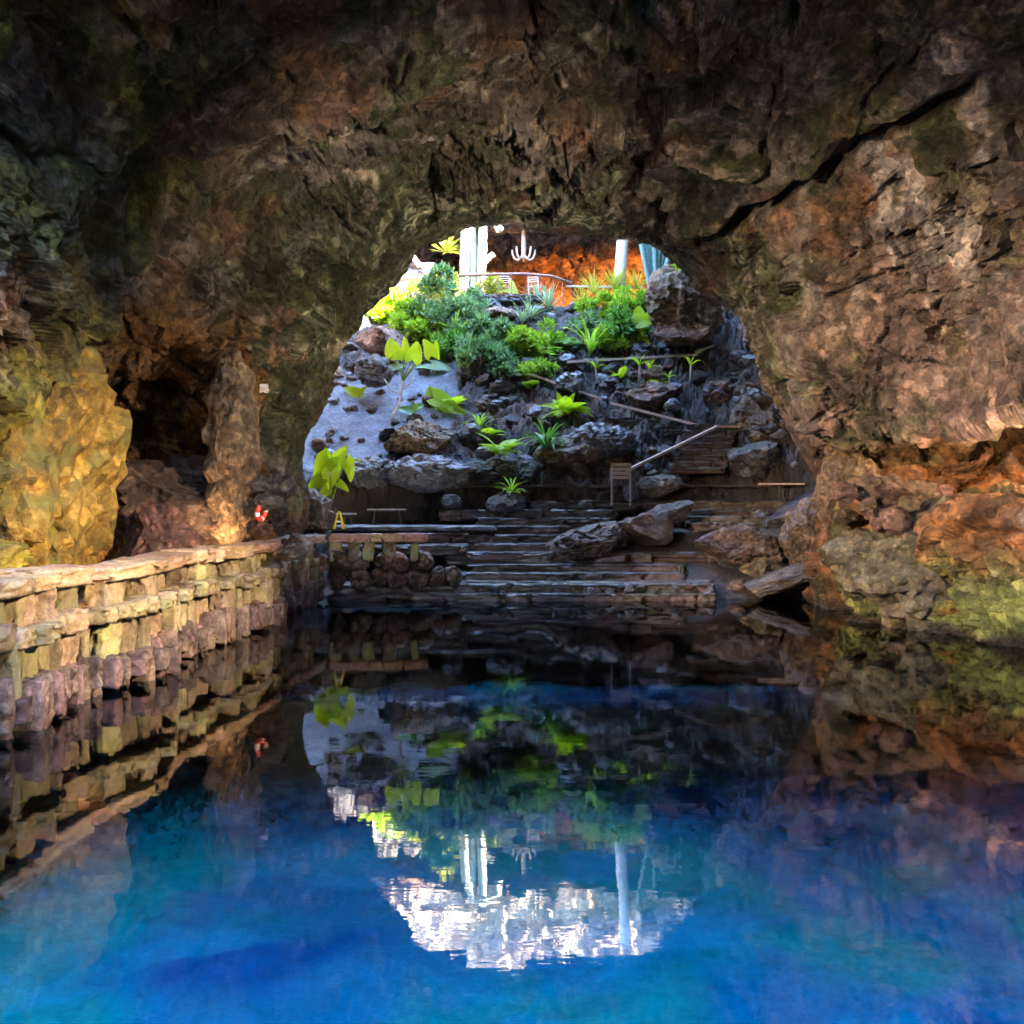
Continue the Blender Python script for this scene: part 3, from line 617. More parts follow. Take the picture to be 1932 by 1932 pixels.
boulder(1247, 918, 72, 42, 'rounded dark boulder right of the slatted signboard', 'brownrock', 27.9, .5, 37, 4, 5)
boulder(1352, 757, 40, 58, 'upright pale grey block on the right of the slope', 'flag', 31.3, .4, 38, 4, 12, .0, .05)
boulder(1392, 766, 56, 46, 'squat pale grey block beside the upright one', 'flag', 31.2, .4, 39, 4, 12, .0, .05)
boulder(1425, 800, 90, 90, 'red-brown boulder against the right arch pier above the steps', 'brownrock', 30.0, .7, 40, 4, 9, .06)
boulder(1430, 870, 110, 70, 'dark stacked boulder at the foot of the upper steps by the pier', 'basalt', 28.6, .7, 41, 4, 9, .06)
boulder(952, 950, 66, 40, 'dark rock cradling the small bright fern clump', 'basalt', 26.9, .4, 42, 4, 7)
boulder(850, 950, 40, 30, 'small pointed grey rock on the step left of the fern clump', 'basalt', 27.0, .3, 43, 4, 10)
boulder(1230, 745, 110, 50, 'mossy brown boulder below the two handrail ends', 'redrock', 31.6, .7, 44, 4, 9, .05)
boulder(935, 600, 70, 36, 'pale-topped brown boulder in front of the terrace curb', 'redrock', 35.6, .6, 45, 4, 9)
boulder(720, 645, 90, 46, 'reddish flat boulder at the upper left of the slope', 'redrock', 33.2, .7, 46, 4, 10)
boulder(1080, 725, 60, 40, 'pale greenish cracked boulder by the middle handrail', 'flag', 32.0, .5, 47, 4, 8, .06)
boulder(700, 700, 70, 60, 'dark broken boulder on the left of the ash slope', 'basalt', 31.8, .5, 48, 4, 9, .06)
boulder(590, 970, 90, 80, 'wet grey-brown rock under the bright plant at the left arch foot', 'brownrock', 24.2, .5, 49, 4, 9, .05)
boulder(1740, 1060, 330, 230, 'brown rock ledge with green algae skirt along the right shore', 'brownrock', 18.3, 1.2, 71, 5, 9, .09, .25, (0, .05, -.25), name='rock_ledge', cs=1.4)
boulder(1870, 1100, 220, 190, 'yellow-green algae covered rock buttress at the right waterline', 'ochre', 17.4, .9, 72, 5, 9, .09, .25, (0, 0, -.3), cs=1.4)
boulder(1705, 1150, 60, 40, 'small pinkish rock at the waterline below the right ledge', 'plinth', 17.6, .3, 73, 4, 8)
boulder(1600, 930, 110, 150, 'orange-brown rock knob at the left end of the right ledge', 'redrock', 20.4, .6, 74, 5, 8, .06, .2)
def scatter(n, ubox, vbox, size, label, mat, group, Yr=None, name='lava_rock', avoid=None):
    k = 0; tries = 0
    while k < n and tries < n * 12:
        tries += 1; u = random.uniform(*ubox); v = random.uniform(*vbox)
        if avoid and avoid(u, v): continue
        c = at(u, v, random.uniform(*Yr)) if Yr else pick(u, v)
        if not Yr and (c.y > 37 or (ashmask(np.array([c.x]), np.array([c.y]))[0] > .5 and random.random() < .6)): continue
        w = random.uniform(*size); mt = random.choice(mat)
        o = obj(name, lib('r', random.randrange(len(RK)), mt), None, None, c + Vector((0, 0, w * .15)),
                (random.uniform(-.4, .4), random.uniform(-.4, .4), random.uniform(0, 6)), (w * random.uniform(.8, 1.4), w, w * random.uniform(.6, .95)))
        cn = {'basalt': 'dark', 'redrock': 'reddish brown', 'flag': 'pale grey', 'brownrock': 'brown'}[mt]; ul, uh = ubox; pl = ('left', 'middle', 'right')[min(2, int((u - ul) / (uh - ul) * 3))]; vl = ('upper', 'lower')[int(v > sum(vbox) / 2)]
        tag(o, '%s %s %s, %s %s part' % ('small' if w < sum(size) / 2 else 'large', cn, label, vl, pl), 'rock', group); k += 1
STAIRS = [(1318, 884, 1345, 802, 45), (1290, 812, 1180, 790, 40), (1110, 786, 1050, 738, 45), (1345, 690, 1378, 622, 30)]
def on_stairs(u, v):
    for a, b, c, d, w in STAIRS:
        t = max(0, min(1, ((u - a) * (c - a) + (v - b) * (d - b)) / ((c - a) ** 2 + (d - b) ** 2)))
        if math.hypot(u - a - t * (c - a), v - b - t * (d - b)) < w: return True
    return False
scatter(190, (600, 1500), (640, 905), (.10, .34), 'loose lava stone in the slope rubble', ['basalt', 'basalt', 'redrock', 'flag'], 'loose lava stones on the slope', avoid=on_stairs)
scatter(100, (900, 1270), (575, 780), (.10, .30), 'lava stone between the upper slope plants', ['basalt', 'basalt', 'redrock', 'flag'], 'lava stones between the upper plants', avoid=on_stairs)
scatter(45, (1340, 1420), (590, 760), (.12, .34), 'stone in the bank beside the upper stairs', ['basalt', 'flag', 'redrock'], 'stones beside the upper stairs', avoid=on_stairs, name='bank_stone')
scatter(34, (1345, 1560), (965, 1112), (.18, .45), 'boulder heaped at the right end of the lower steps', ['brownrock', 'basalt', 'brownrock'], 'boulders right of the lower steps', name='shore_boulder')
scatter(34, (595, 800), (690, 868), (.07, .2), 'stone half sunk in the grey ash slope', ['basalt', 'brownrock', 'basalt'], 'stones in the ash slope', name='ash_stone')
scatter(55, (240, 570), (900, 1060), (.10, .30), 'rubble stone heaped behind the left walkway', ['redrock', 'redrock', 'basalt'], 'rubble behind the walkway', (17.5, 20.5), name='rubble_stone')
scatter(22, (1580, 1930), (925, 1000), (.14, .36), 'stone lying on top of the right rock ledge', ['redrock'], 'stones on the right ledge', (17.4, 18.6), name='ledge_stone')
scatter(36, (900, 1340), (1106, 1126), (.07, .16), 'wet stone along the water edge of the lowest step', ['basalt', 'redrock', 'flag'], 'stones at the water edge', (22.4, 22.7), name='shore_stone')
# retaining walls with slab caps on both sides of the signboard
for u0, u1, lab in ((850, 1110, 'dark basalt bench wall with thin slab top, left of the slatted signboard'), (1292, 1530, 'dark basalt bench wall with thin slab top, right of the slatted signboard')):
    a = at(u0, 915, 28.0); b_ = at(u1, 915, 28.0); t = thing('retaining_wall', lab, 'wall', (0, 0, 0)); x = a.x
    while x < b_.x:
        L = random.uniform(.6, 1.1); stone('cap_slab', 'step', (x + L / 2, 28.2, a.z - .03), (L * 1.04, .6, .07), 0, t, .008); x += L
    x = a.x
    while x < b_.x:
        L = random.uniform(.25, .5)
        for z in (a.z - .19, a.z - .42): stone('stone', 'basalt', (x + L / 2, 28.35, z), (L * 1.03, .35, .25), 0, t, .03)
        x += L

# ------------------------------------------------------------------ handrails, signboard, benches and small things
def handrail(pts, label, posts, group='wooden handrails along the zigzag path', w=.09, name='handrail'):
    t = thing(name, label, 'handrail', (0, 0, 0), 0, group); P_ = [Vector(p) for p in pts]; mb = MB()
    for a, b in zip(P_[:-1], P_[1:]): mb.bar(a, b, w, w * .8)
    mb.build('rail', M['wood'], t)
    for f_, drop in posts:
        L = [(b - a).length for a, b in zip(P_[:-1], P_[1:])]; d = f_ * sum(L); i = 0
        while i < len(L) - 1 and d > L[i]: d -= L[i]; i += 1
        q = P_[i].lerp(P_[i + 1], d / L[i])
        for dx in (-.05, .05): MB().tube([q + Vector((dx, 0, -drop)), q + Vector((dx, 0, -.02))], .014, 6).build('post', M['iron'], t)
    return t
handrail([at(1070, 683, 33.0), at(1315, 669, 33.4)], 'long nearly level wooden handrail high on the right of the slope', [(.15, 1.0), (.62, 1.0), (.95, .9)])
handrail([at(1313, 664, 33.4), at(1396, 635, 34.0)], 'short wooden handrail climbing to the narrow upper stairs', [(.2, .9), (.8, .8)])
handrail([at(972, 706, 32.4), at(1004, 707, 32.3), at(1136, 753, 31.4)], 'wooden handrail descending from the middle of the slope', [(.05, .8), (.5, .9), (.9, .8)])
handrail([at(1151, 760, 31.0), at(1316, 802, 30.0)], 'wooden handrail continuing down to the right turn of the path', [(.3, .8), (.75, .9)])
handrail([at(1396, 805, 29.6), at(1353, 805, 29.4), at(1183, 888, 27.6)], 'wooden handrail slanting down to the slatted signboard', [(.1, 1.0), (.3, 1.0), (.55, .9)])
handrail([at(1518, 913, 27.4), at(1430, 913, 27.6)], 'short low rail over the right bench wall by the pier', [(.5, .45)], w=.05)
t = thing('signboard', 'slatted board on two thin posts at the end of the lower handrail', 'signboard', at(1171, 954, 27.0)); o0 = t.location
for u in (1154, 1189): MB().bar(at(u, 954, 27.0) - o0, at(u, 874, 27.0) - o0, .045).build('post', M['slat'], t)
for v in (877, 885, 893, 901): MB().bar(at(1152, v, 26.96) - o0, at(1191, v, 26.96) - o0, .02, .085).build('slat', M['slat'], t)
def bench(u0, u1, v0, v1, Y, label):
    a = at(u0, v0, Y); b = at(u1, v0, Y); w = b.x - a.x; h = (v1 - v0) / 1932 * Y; t = thing('bench', label, 'bench', ((a.x + b.x) / 2, Y, a.z - h), 0, 'plain benches on the landing')
    for dy in (-.13, .0, .13): MB().box((0, dy, h - .02), (w, .12, .035)).build('seat_plank', M['slat'], t)
    for s in (-1, 1):
        for dy in (-.15, .15): MB().bar((s * w * .36, dy, 0), (s * w * .30, dy * .8, h - .03), .035).build('leg', M['iron'], t)
        MB().box((s * w * .30, 0, h - .06), (.04, .32, .04)).build('crossbar', M['iron'], t)
bench(694, 766, 960, 988, 26.6, 'plain wooden bench with splayed legs standing on the paved landing')
bench(612, 671, 968, 990, 25.9, 'plain wooden bench half hidden behind the yellow stand')
t = thing('floor_stand', 'small yellow A-shaped folding stand on the end of the stone parapet', 'stand', at(638, 998, 22.4)); o0 = t.location
for dy in (0, .22):
    for u in (628.5, 647): MB().bar(at(u, 998, 22.4) - o0 + Vector((0, dy, 0)), at(638 + (u - 638) * .18, 965, 22.4) - o0 + Vector((0, .11, 0)), .03, .014).build('leg', M['yellow'], t)
MB().bar(at(632.5, 984, 22.39) - o0, at(643.5, 984, 22.39) - o0, .02, .035).build('label_plate', M['white'], t)
t = thing('life_buoy', 'red and white buoy leaning against the rocks behind the left walkway', 'buoy', at(493, 966, 17.4), .95); t.rotation_euler = (R(10), 0, R(74)); t.scale = (.85,) * 3
for i in range(4):
    a0 = i * math.pi / 2 + .5; a1 = a0 + math.pi / 2
    for (x0, x1, mt, nm) in ((a0, a0 + 1.1, 'red', 'red_segment'), (a0 + 1.1, a1, 'white', 'white_band')):
        pts = [Vector((math.cos(x0 + (x1 - x0) * q / 5) * .15, 0, math.sin(x0 + (x1 - x0) * q / 5) * .15)) for q in range(6)]
        MB().tube(pts, .055, 10).build(nm, M[mt], t, True)
t = thing('wall_lamp', 'small white box lamp fixed to the cave wall left of the arch', 'lamp', at(498, 733, 20.1))
hs_ = MB().box((0, 0, 0), (.14, .14, .17)).build('housing', M['white'], t); MB().box((0, .2, .0), (.04, .3, .04)).build('bracket', M['white'], t)
MB().box((0, -.078, -.02), (.10, .02, .09)).build('lens', M['lampshell'], hs_)

# terrace railing, curb, chairs, hanging lamp
rail = [at(u, v, Y) for u, v, Y in ((752, 529, 38.9), (800, 523.5, 38.2), (870, 520, 37.6), (935, 517.5, 37.3), (990, 517, 37.3), (1040, 521, 37.8), (1078, 534, 38.8))]
t = thing('terrace_railing', 'curved brown railing along the edge of the sunlit terrace', 'railing')
mb = MB(); mb.tube([rail[0]] + [rail[i].lerp(rail[i + 1], q) for i in range(len(rail) - 1) for q in (.33, .67, 1)], .055, 8); mb.build('top_rail', M['railwood'], t, True)
for i in range(len(rail) - 1):
    for q in (.1, .55): p_ = rail[i].lerp(rail[i + 1], q); MB().tube([p_ + Vector((0, 0, -1.05)), p_], .022, 6).build('post', M['railwood'], t)
handrail([at(1068, 540, 38.8), at(1216, 542, 38.4)], 'level wooden rail behind the yellow-green yuccas on the terrace', [(.1, .9), (.4, .9), (.7, .9), (.95, .9)], name='terrace_rail')
t = thing('stone_curb', 'slab-topped stone curb at the front of the terrace', 'curb')
for i in range(6):
    c = at(908 + i * 21, 568, 36.9); stone('curb_slab', 'flag', c, (.42, .5, .09), 0, t, .02); stone('curb_slab', 'step', c + Vector((0, .25, .17)), (.42, .5, .17), 0, t, .02)
    for s in (-.1, .1): stone('curb_stone', 'palerock', c + Vector((s, .1, -.28)), (.2, .3, .42), 0, t, .03)
def chair(u, v, Y, rz, label):
    t = thing('terrace_chair', label, 'chair', at(u, v, Y), rz, 'slatted chairs on the terrace')
    for x in (-.21, .21):
        MB().bar((x, -.2, 0), (x, -.2, .45), .035).build('leg', M['wood'], t); MB().bar((x, .2, 0), (x, .26, .9), .035).build('leg', M['wood'], t)
    se = MB().box((0, 0, .44), (.46, .44, .03)).build('seat', M['wood'], t); MB().box((0, 0, .49), (.42, .40, .06)).build('cushion', M['red'], se)
    for z in (.6, .68, .76, .84): MB().bar((-.21, .235 + (z - .6) * .13, z), (.21, .235 + (z - .6) * .13, z), .02, .035).build('slat', M['wood'], t)
chair(1012, 563, 39.3, 2.6, 'slatted terrace chair with red cushion right of the flowering stems'); chair(921, 563, 39.2, 3.5, 'slatted terrace chair with red cushion nearest the pale cactus'); chair(950, 566, 38.6, 3.1, 'slatted terrace chair just behind the curb slabs')
t = thing('hanging_lamp', 'pale hanging lamp with five upturned hook arms above the terrace', 'lamp', at(988, 487, 42.3)); MB().tube([(0, 0, .1), (0, 0, 1.4)], .10, 10).build('stem', M['lampshell'], t, True)
MB().tube([(0, 0, 0), (0, 0, .5)], .065, 10).build('hub', M['lampshell'], t, True)
for i in range(5):
    a = i * 2 * math.pi / 5 + .3; pts = [Vector((math.cos(a) * r_, math.sin(a) * r_, z)) for r_, z in ((.02, .25), (.10, .05), (.25, -.06), (.40, .02), (.48, .2), (.50, .38))]
    MB().tube(pts, [.04, .045, .045, .045, .04, .035], 8).build('arm', M['lampshell'], t, True)

# pale rubble bank, sunlit, left of the big cactus
bx_ = np.linspace(-5.5, -1.2, 40); by_ = np.linspace(38.6, 41.5, 30); A, B = np.meshgrid(by_, bx_, indexing='ij'); pp = np.stack([B.ravel(), A.ravel(), 0 * A.ravel()], 1)
pp[:, 2] = 9.2 + 2.6 * sstep(39.2, 41.3, pp[:, 1]) * sstep(-1.3, -3.2, pp[:, 0]) + .15 * fbm(pp * 1.5, 3, 801); me = new_mesh('rubble_bank', pp, grid_faces(30, 40)); set_col(me, np.tile(np.array([.3, .24, .2]), (len(pp), 1))); struct('rubble_bank', me, M['ground'])
for i in range(70):
    x = random.uniform(-5.2, -1.7); y = random.uniform(39.3, 41.2); z = 9.2 + 2.6 * float(sstep(39.2, 41.3, np.array([y]))[0]) * float(sstep(-1.3, -3.2, np.array([x]))[0]); w = random.uniform(.12, .32)
    o = obj('pale_stone', lib('r', random.randrange(14), 'palerock'), None, None, (x, y, z + .1), (random.uniform(-.5, .5), random.uniform(-.5, .5), random.uniform(0, 6)), (w, w, w * .8))
    tag(o, 'pale sunlit stone in the bank left of the big cactus', 'rock', 'pale stones of the terrace bank')

# ------------------------------------------------------------------ plants
def ear_blade(L, W, droop=.25, fold=.25, n=9):
    V = []; F = []
    for i in range(n):
        t = i / (n - 1); w = 1.3 * W * (1 - t) ** .62 * min(1, .55 + 2.6 * t) if t < 1 else 0
        w = max(w, .001); x = L * t; z = -droop * L * t * t
        for s in (-1, -.5, 0, .5, 1):
            back = -.22 * L * (1 - t) ** 3 * abs(s) * 1.0
            V.append((x + back, s * w * .5, z + fold * abs(s) * w * .5 + .02 * L * math.sin(7 * t + 3 * s)))
    for i in range(n - 1):
        for j in range(4): a = i * 5 + j; F.append((a, a + 1, a + 6, a + 5))
    return V, F
def blade_matrix(tip, face):
    x = Vector(tip).normalized(); z = Vector(face); z = (z - x * z.dot(x)).normalized(); y = z.cross(x)
    return Matrix((x, y, z)).transposed()
def ear_plant(base, leaves, label, mat='ear', name='elephant_ear', group=None, stalk=.018, trunk=None):
    """leaves: (u, v, length px, tip angle in the picture, width ratio)"""
    t = thing(name, label, 'plant', base, 0, group); Yb = base.y
    for (u, v, Lp, ang, wr) in leaves:
        Yl = Yb + random.uniform(-.25, .25); c = at(u, v, Yl); L = Lp * 1.08 / 1932 * Yl
        tip = Vector((math.cos(R(ang)), random.uniform(-.3, .1), math.sin(R(ang)))).normalized()
        face = Vector((random.uniform(-.7, .7), -1, random.uniform(.1, 1.1)))
        B = blade_matrix(tip, face); V, F = ear_blade(L, L * wr); st = c - tip * L * .5
        a = trunk - base if trunk is not None else Vector((random.uniform(-.04, .04), 0, 0)); e = st - base; mid = a.lerp(e, .55) + Vector((0, 0, (e - a).length * .12))
        sk = MB().tube([a, a.lerp(mid, .5) + Vector((0, 0, .03)), mid, e.lerp(mid, .3), e], [stalk * 1.4, stalk * 1.2, stalk, stalk * .8, stalk * .6], 6).build('stalk', M['stem'], t, True)
        mb = MB(); mb.add([B @ Vector(q) + e for q in V], F); mb.build('leaf', M[mat], sk, True)
    return t
t = ear_plant(at(626, 948, 25.6), [(606, 886, 48, 238, .8), (640, 862, 44, 62, .7), (660, 888, 40, 290, .62), (592, 914, 34, 215, .75), (622, 908, 36, 268, .8), (648, 918, 24, 325, .6), (668, 868, 26, 8, .45), (608, 934, 26, 225, .7), (618, 862, 34, 118, .7)],
              'tall glowing yellow-green broad-leaved plant at the left foot of the arch')
t = ear_plant(at(758, 765, 31.0), [(738, 652, 30, 110, .95), (765, 654, 38, 85, .5), (784, 662, 34, 70, .85), (808, 655, 32, 105, .85), (822, 664, 28, 285, .6), (750, 672, 26, 200, .7)], 'leggy plant with bright round leaves and a bare pale stem on the left slope', trunk=at(760, 720, 31.0))
MB().tube([at(740, 800, 30.6) - t.location, at(741, 780, 30.7) - t.location, at(752, 765, 30.9) - t.location, at(757, 740, 31) - t.location, at(760, 718, 31) - t.location], [.05, .045, .04, .035, .03], 8).build('bare_stem', M['bark'], t, True)
for pts in ([(757, 745), (738, 735), (725, 715)], [(758, 735), (775, 722), (782, 712)], [(741, 790), (775, 797), (800, 792), (812, 780)], [(741, 798), (765, 802), (790, 798)], [(805, 795), (830, 815), (848, 825)]):
    MB().tube([at(u, v, 30.7) - t.location for u, v in pts], .018, 6).build('root', M['bark'], t, True)
ear_plant(pick(877, 720), [(870, 672, 44, 110, .6), (898, 664, 44, 35, .5), (876, 690, 36, 250, .6)], 'young plant with two big upright lime leaves in the middle left of the slope')
ear_plant(pick(676, 752), [(663, 737, 30, 150, .7), (682, 738, 24, 60, .7)], 'small low lime-leaved plant on the grey ash at far left')
ear_plant(pick(832, 778), [(815, 748, 40, 110, .8), (842, 758, 46, -20, .7), (820, 765, 36, 200, .7), (860, 772, 40, -15, .6)], 'low spreading split-leaf plant on the ash right of the bare stem', 'bright')
ear_plant(pick(775, 782), [(765, 772, 34, 160, .6), (785, 768, 30, 30, .6), (778, 778, 28, 250, .6), (795, 778, 28, 350, .6)], 'dark green leafy clump beside the bare pale stem', 'dark')
ear_plant(pick(735, 705), [(715, 690, 36, 160, .5), (745, 692, 36, 20, .5), (728, 700, 30, 200, .5)], 'flat-fronded green plant left of the leggy plant', 'bush')
ear_plant(pick(820, 705), [(805, 690, 40, 170, .4), (838, 692, 44, -15, .4)], 'low frond plant right of the leggy plant', 'bush')
ear_plant(pick(1204, 668), [(1186, 603, 42, 190, .45), (1205, 596, 40, 80, .8), (1228, 602, 44, 15, .55), (1188, 650, 22, 200, .7), (1218, 640, 22, 330, .7), (1212, 612, 36, 260, .7)], 'bright broad-leaved plant in front of the leaning rock')
ear_plant(pick(1065, 782), [(1040, 764, 40, 165, .4), (1058, 757, 36, 110, .4), (1090, 768, 42, 5, .4), (1075, 776, 36, 335, .4), (1048, 778, 34, 205, .4), (1075, 756, 34, 60, .4), (1105, 776, 34, 345, .35)], 'low bright split-leaf plant between the middle steps and the domed rock', 'ear')
ear_plant(pick(970, 560), [(968, 541, 36, 100, .4), (955, 548, 24, 170, .3)], 'single upright pale leaf plant in front of the terrace railing', 'yell')
ear_plant(pick(1225, 772), [(1213, 765, 24, 150, .45), (1230, 762, 24, 50, .45), (1222, 772, 20, 270, .45)], 'small glossy green plant beside the lower handrail', 'dark')

def strap(L, W, a, lift, droop, n=9):
    V = []; F = []; d = Vector((math.cos(a), math.sin(a), 0)); s = Vector((-math.sin(a), math.cos(a), 0)); p_ = Vector((0, 0, 0)); ang = lift
    for i in range(n):
        t = i / (n - 1); w = W * (.55 + .9 * t) * (1 - t ** 3) * .5 + .001; up = Vector((0, 0, 1)) * math.cos(ang) - d * math.sin(ang)
        V += [tuple(p_ - s * w + up * w * .25), tuple(p_), tuple(p_ + s * w + up * w * .25)]
        p_ = p_ + (d * math.cos(ang) + Vector((0, 0, 1)) * math.sin(ang)) * (L / (n - 1)); ang -= droop / (n - 1) * (.4 + 1.2 * t)
    for i in range(n - 1):
        for j in (0, 1): F.append((i * 3 + j, i * 3 + j + 1, i * 3 + j + 4, i * 3 + j + 3))
    return V, F
def strap_plant(base, n, L, W, label, mat='strap', lift=(.6, 1.4), droop=(.8, 2.0), name='strap_leaf_plant', group=None, cat='plant'):
    t = thing(name, label, cat, base, 0, group)
    for i in range(n):
        V, F = strap(L * random.uniform(.65, 1.1), W * random.uniform(.8, 1.15), i * 2.399 + random.uniform(-.3, .3), random.uniform(*lift), random.uniform(*droop))
        MB().add(V, F).build('leaf', M[mat], t, True)
    return t
strap_plant(pick(1113, 672), 18, 1.5, .13, 'large arching strap-leaved plant in the upper middle of the slope', 'strap', (.9, 1.5), (.6, 2.2))
strap_plant(at(966, 935, 26.9), 30, .75, .055, 'small bright fern-like clump growing on a rock by the steps', 'strap', (.5, 1.4), (1.2, 2.6))
strap_plant(at(1032, 848, 28.5), 46, 1.05, .085, 'dense dark glossy strap-leaved clump in mid-slope', 'dark', (.4, 1.4), (1.0, 2.2))
strap_plant(pick(905, 812), 18, .9, .06, 'small arching strap-leaved plant on the ash', 'strap', (.6, 1.4), (1.0, 2.4))
strap_plant(pick(985, 612), 30, 1.0, .05, 'arching grey-green strap clump below the agave rosette', 'grey', (.5, 1.4), (.6, 1.8)); strap_plant(pick(800, 610), 26, 1.1, .07, 'arching strap-leaved clump inside the big blue-green bush', 'strap', (.5, 1.4), (.6, 1.8)); strap_plant(pick(860, 640), 26, 1.0, .07, 'strap-leaved clump between the two blue-green bushes', 'bright', (.5, 1.4), (.6, 1.8))
strap_plant(pick(1412, 806), 16, .6, .06, 'green strap-leaved tuft against the right arch pier', 'strap', (.4, 1.3), (.8, 2.0))
strap_plant(pick(1240, 898), 7, .35, .03, 'tiny green tuft above the rounded dark boulder', 'strap', (.5, 1.3), (.6, 1.6))
for u, v, h, lab in ((1124, 720, .75, 'thin young shoot with drooping leaf, leftmost below the long handrail'), (1206, 722, .95, 'tall young shoot with broad tip leaf below the long handrail'), (1226, 722, .75, 'short young shoot right beside the tall one'), (1303, 722, .95, 'young shoot with a long bent leaf near the handrail joint'), (1262, 730, .5, 'small shoot low between the others below the handrail')):
    b_ = pick(u, v); t = thing('young_shoot', lab, 'plant', b_, 0, 'young shoots below the long handrail'); st_ = MB().tube([(0, 0, 0), (.01, 0, h * .6)], [.04, .03], 8).build('stem', M['bark'], t, True)
    for i in range(4):
        V, F = strap(h * .7, .11, i * 1.7 + random.uniform(0, 1), 1.3 - .2 * i, 1.4 + .4 * i); mb = MB().add([(x, y, z + h * .55) for x, y, z in V], F); mb.build('leaf', M['ear'], st_, True)
def frond(L, a, lift, droop, mat_pairs=12, w=.28):
    V = []; F = []; d = Vector((math.cos(a), math.sin(a), 0)); s = Vector((-math.sin(a), math.cos(a), 0)); p_ = Vector((0, 0, 0)); ang = lift; n = mat_pairs
    for i in range(n):
        t = (i + 1) / n; dirv = d * math.cos(ang) + Vector((0, 0, 1)) * math.sin(ang); p_ = p_ + dirv * (L / n); ang -= droop / n; l = L * w * math.sin(math.pi * min(1, .15 + .85 * t)) + .01
        up = Vector((0, 0, 1)) * math.cos(ang) - d * math.sin(ang)
        for sg in (-1, 1):
            b = len(V); e = p_ + s * sg * l + dirv * l * .45 - up * l * .15; hw = L / n * .42
            V += [tuple(p_ - dirv * hw), tuple(p_.lerp(e, .6) - dirv * hw), tuple(e), tuple(p_.lerp(e, .6) + dirv * hw), tuple(p_ + dirv * hw * .5)]; F.append((b, b + 1, b + 2, b + 3, b + 4))
    return V, F
def fern(base, n, L, label, mat='bright', lift=(.5, 1.2), droop=(.8, 1.8), group=None):
    t = thing('fern', label, 'fern', base, 0, group)
    for i in range(n):
        V, F = frond(L * random.uniform(.7, 1.1), i * 2.399 + random.uniform(-.3, .3), random.uniform(*lift), random.uniform(*droop)); MB().add(V, F).build('frond', M[mat], t, True)
fern(at(945, 858, 28.2), 18, .95, 'bright fern spreading left of the dark strap-leaved clump'); fern(pick(1008, 680), 18, .9, 'fresh green fern patch in the centre of the upper slope'); fern(pick(1045, 668), 14, .7, 'fern to the right of the fresh fern patch')
fern(pick(960, 665), 16, .9, 'fern at the right flank of the silvery bush'); fern(pick(1075, 655), 14, .8, 'fern just left of the large strap-leaved plant', 'bush'); fern(pick(770, 640), 14, .9, 'fern spilling over the upper left boulders', 'bush'); fern(pick(1068, 784), 16, .9, 'bright fern under the low split-leaf plant in mid-slope', 'ear'); fern(pick(850, 770), 12, .8, 'bright fern to the right of the spreading split-leaf plant', 'ear'); fern(pick(915, 830), 14, .8, 'lime fern on the ash above the dark ledge', 'ear'); fern(pick(1000, 735), 12, .7, 'fern beside the top of the middle handrail', 'bright'); fern(pick(1170, 715), 12, .6, 'low yellow-green fern between the young shoots', 'ear'); fern(pick(1235, 728), 10, .55, 'low yellow-green fern under the long handrail, right side', 'ear'); fern(pick(700, 598), 12, .7, 'fern at the upper left edge of the slope', 'bright')
def leaf_cloud(n, rad, leaf, seed, up=.5):
    r = np.random.default_rng(seed); d = r.normal(size=(n, 3)); d /= np.linalg.norm(d, axis=1, keepdims=True); d[:, 2] = np.where(d[:, 2] < -.2, -d[:, 2], d[:, 2])
    nl = 11; lc = r.normal(size=(nl, 3)) * .42; lc[:, 2] = np.abs(lc[:, 2]) * .9; lr = r.uniform(.18, .45, nl); li = r.integers(0, nl, n); q = (lc[li] + d * (lr[li] * r.uniform(.5, 1, n) ** .5)[:, None]) * np.array(rad)
    ax = r.normal(size=(n, 3)) * .7 + d * .8; ax[:, 2] += r.uniform(-.6, up, n); ax /= np.linalg.norm(ax, axis=1, keepdims=True); sd = np.cross(ax, r.normal(size=(n, 3))); sd /= np.linalg.norm(sd, axis=1, keepdims=True)
    L = leaf * r.uniform(.6, 1.3, n)[:, None]; nm = np.cross(ax, sd)
    V = np.stack([q, q + ax * L * .45 + sd * L * .17 + nm * L * .05, q + ax * L - nm * L * .15, q + ax * L * .45 - sd * L * .17 + nm * L * .05], 1).reshape(-1, 3)
    F = np.arange(n * 4).reshape(n, 4); return V, F
def bush(u, v, w, h, n, leaf, mat, label, Y=None, seed=1, group='leafy bushes on the upper slope'):
    b_ = pick(u, v + h / 2) if Y is None else at(u, v + h / 2, Y); t = thing('bush', label, 'bush', b_, 0, group); rx = w / 1932 * b_.y / 2; rz_ = h / 1932 * b_.y
    V, F = leaf_cloud(int(n * 1.3), (rx * 1.15, rx, rz_ * 1.1), leaf * 1.5, seed); obj('foliage', new_mesh('foliage', V, F, False), M[mat], t)
    for i in range(5):
        a = i * 1.26; MB().tube([(0, 0, -.1), (math.cos(a) * rx * .25, math.sin(a) * rx * .25, rz_ * .35), (math.cos(a) * rx * .5, math.sin(a) * rx * .4, rz_ * .7)], [.03, .02, .01], 5).build('stem', M['bark'], t, True)
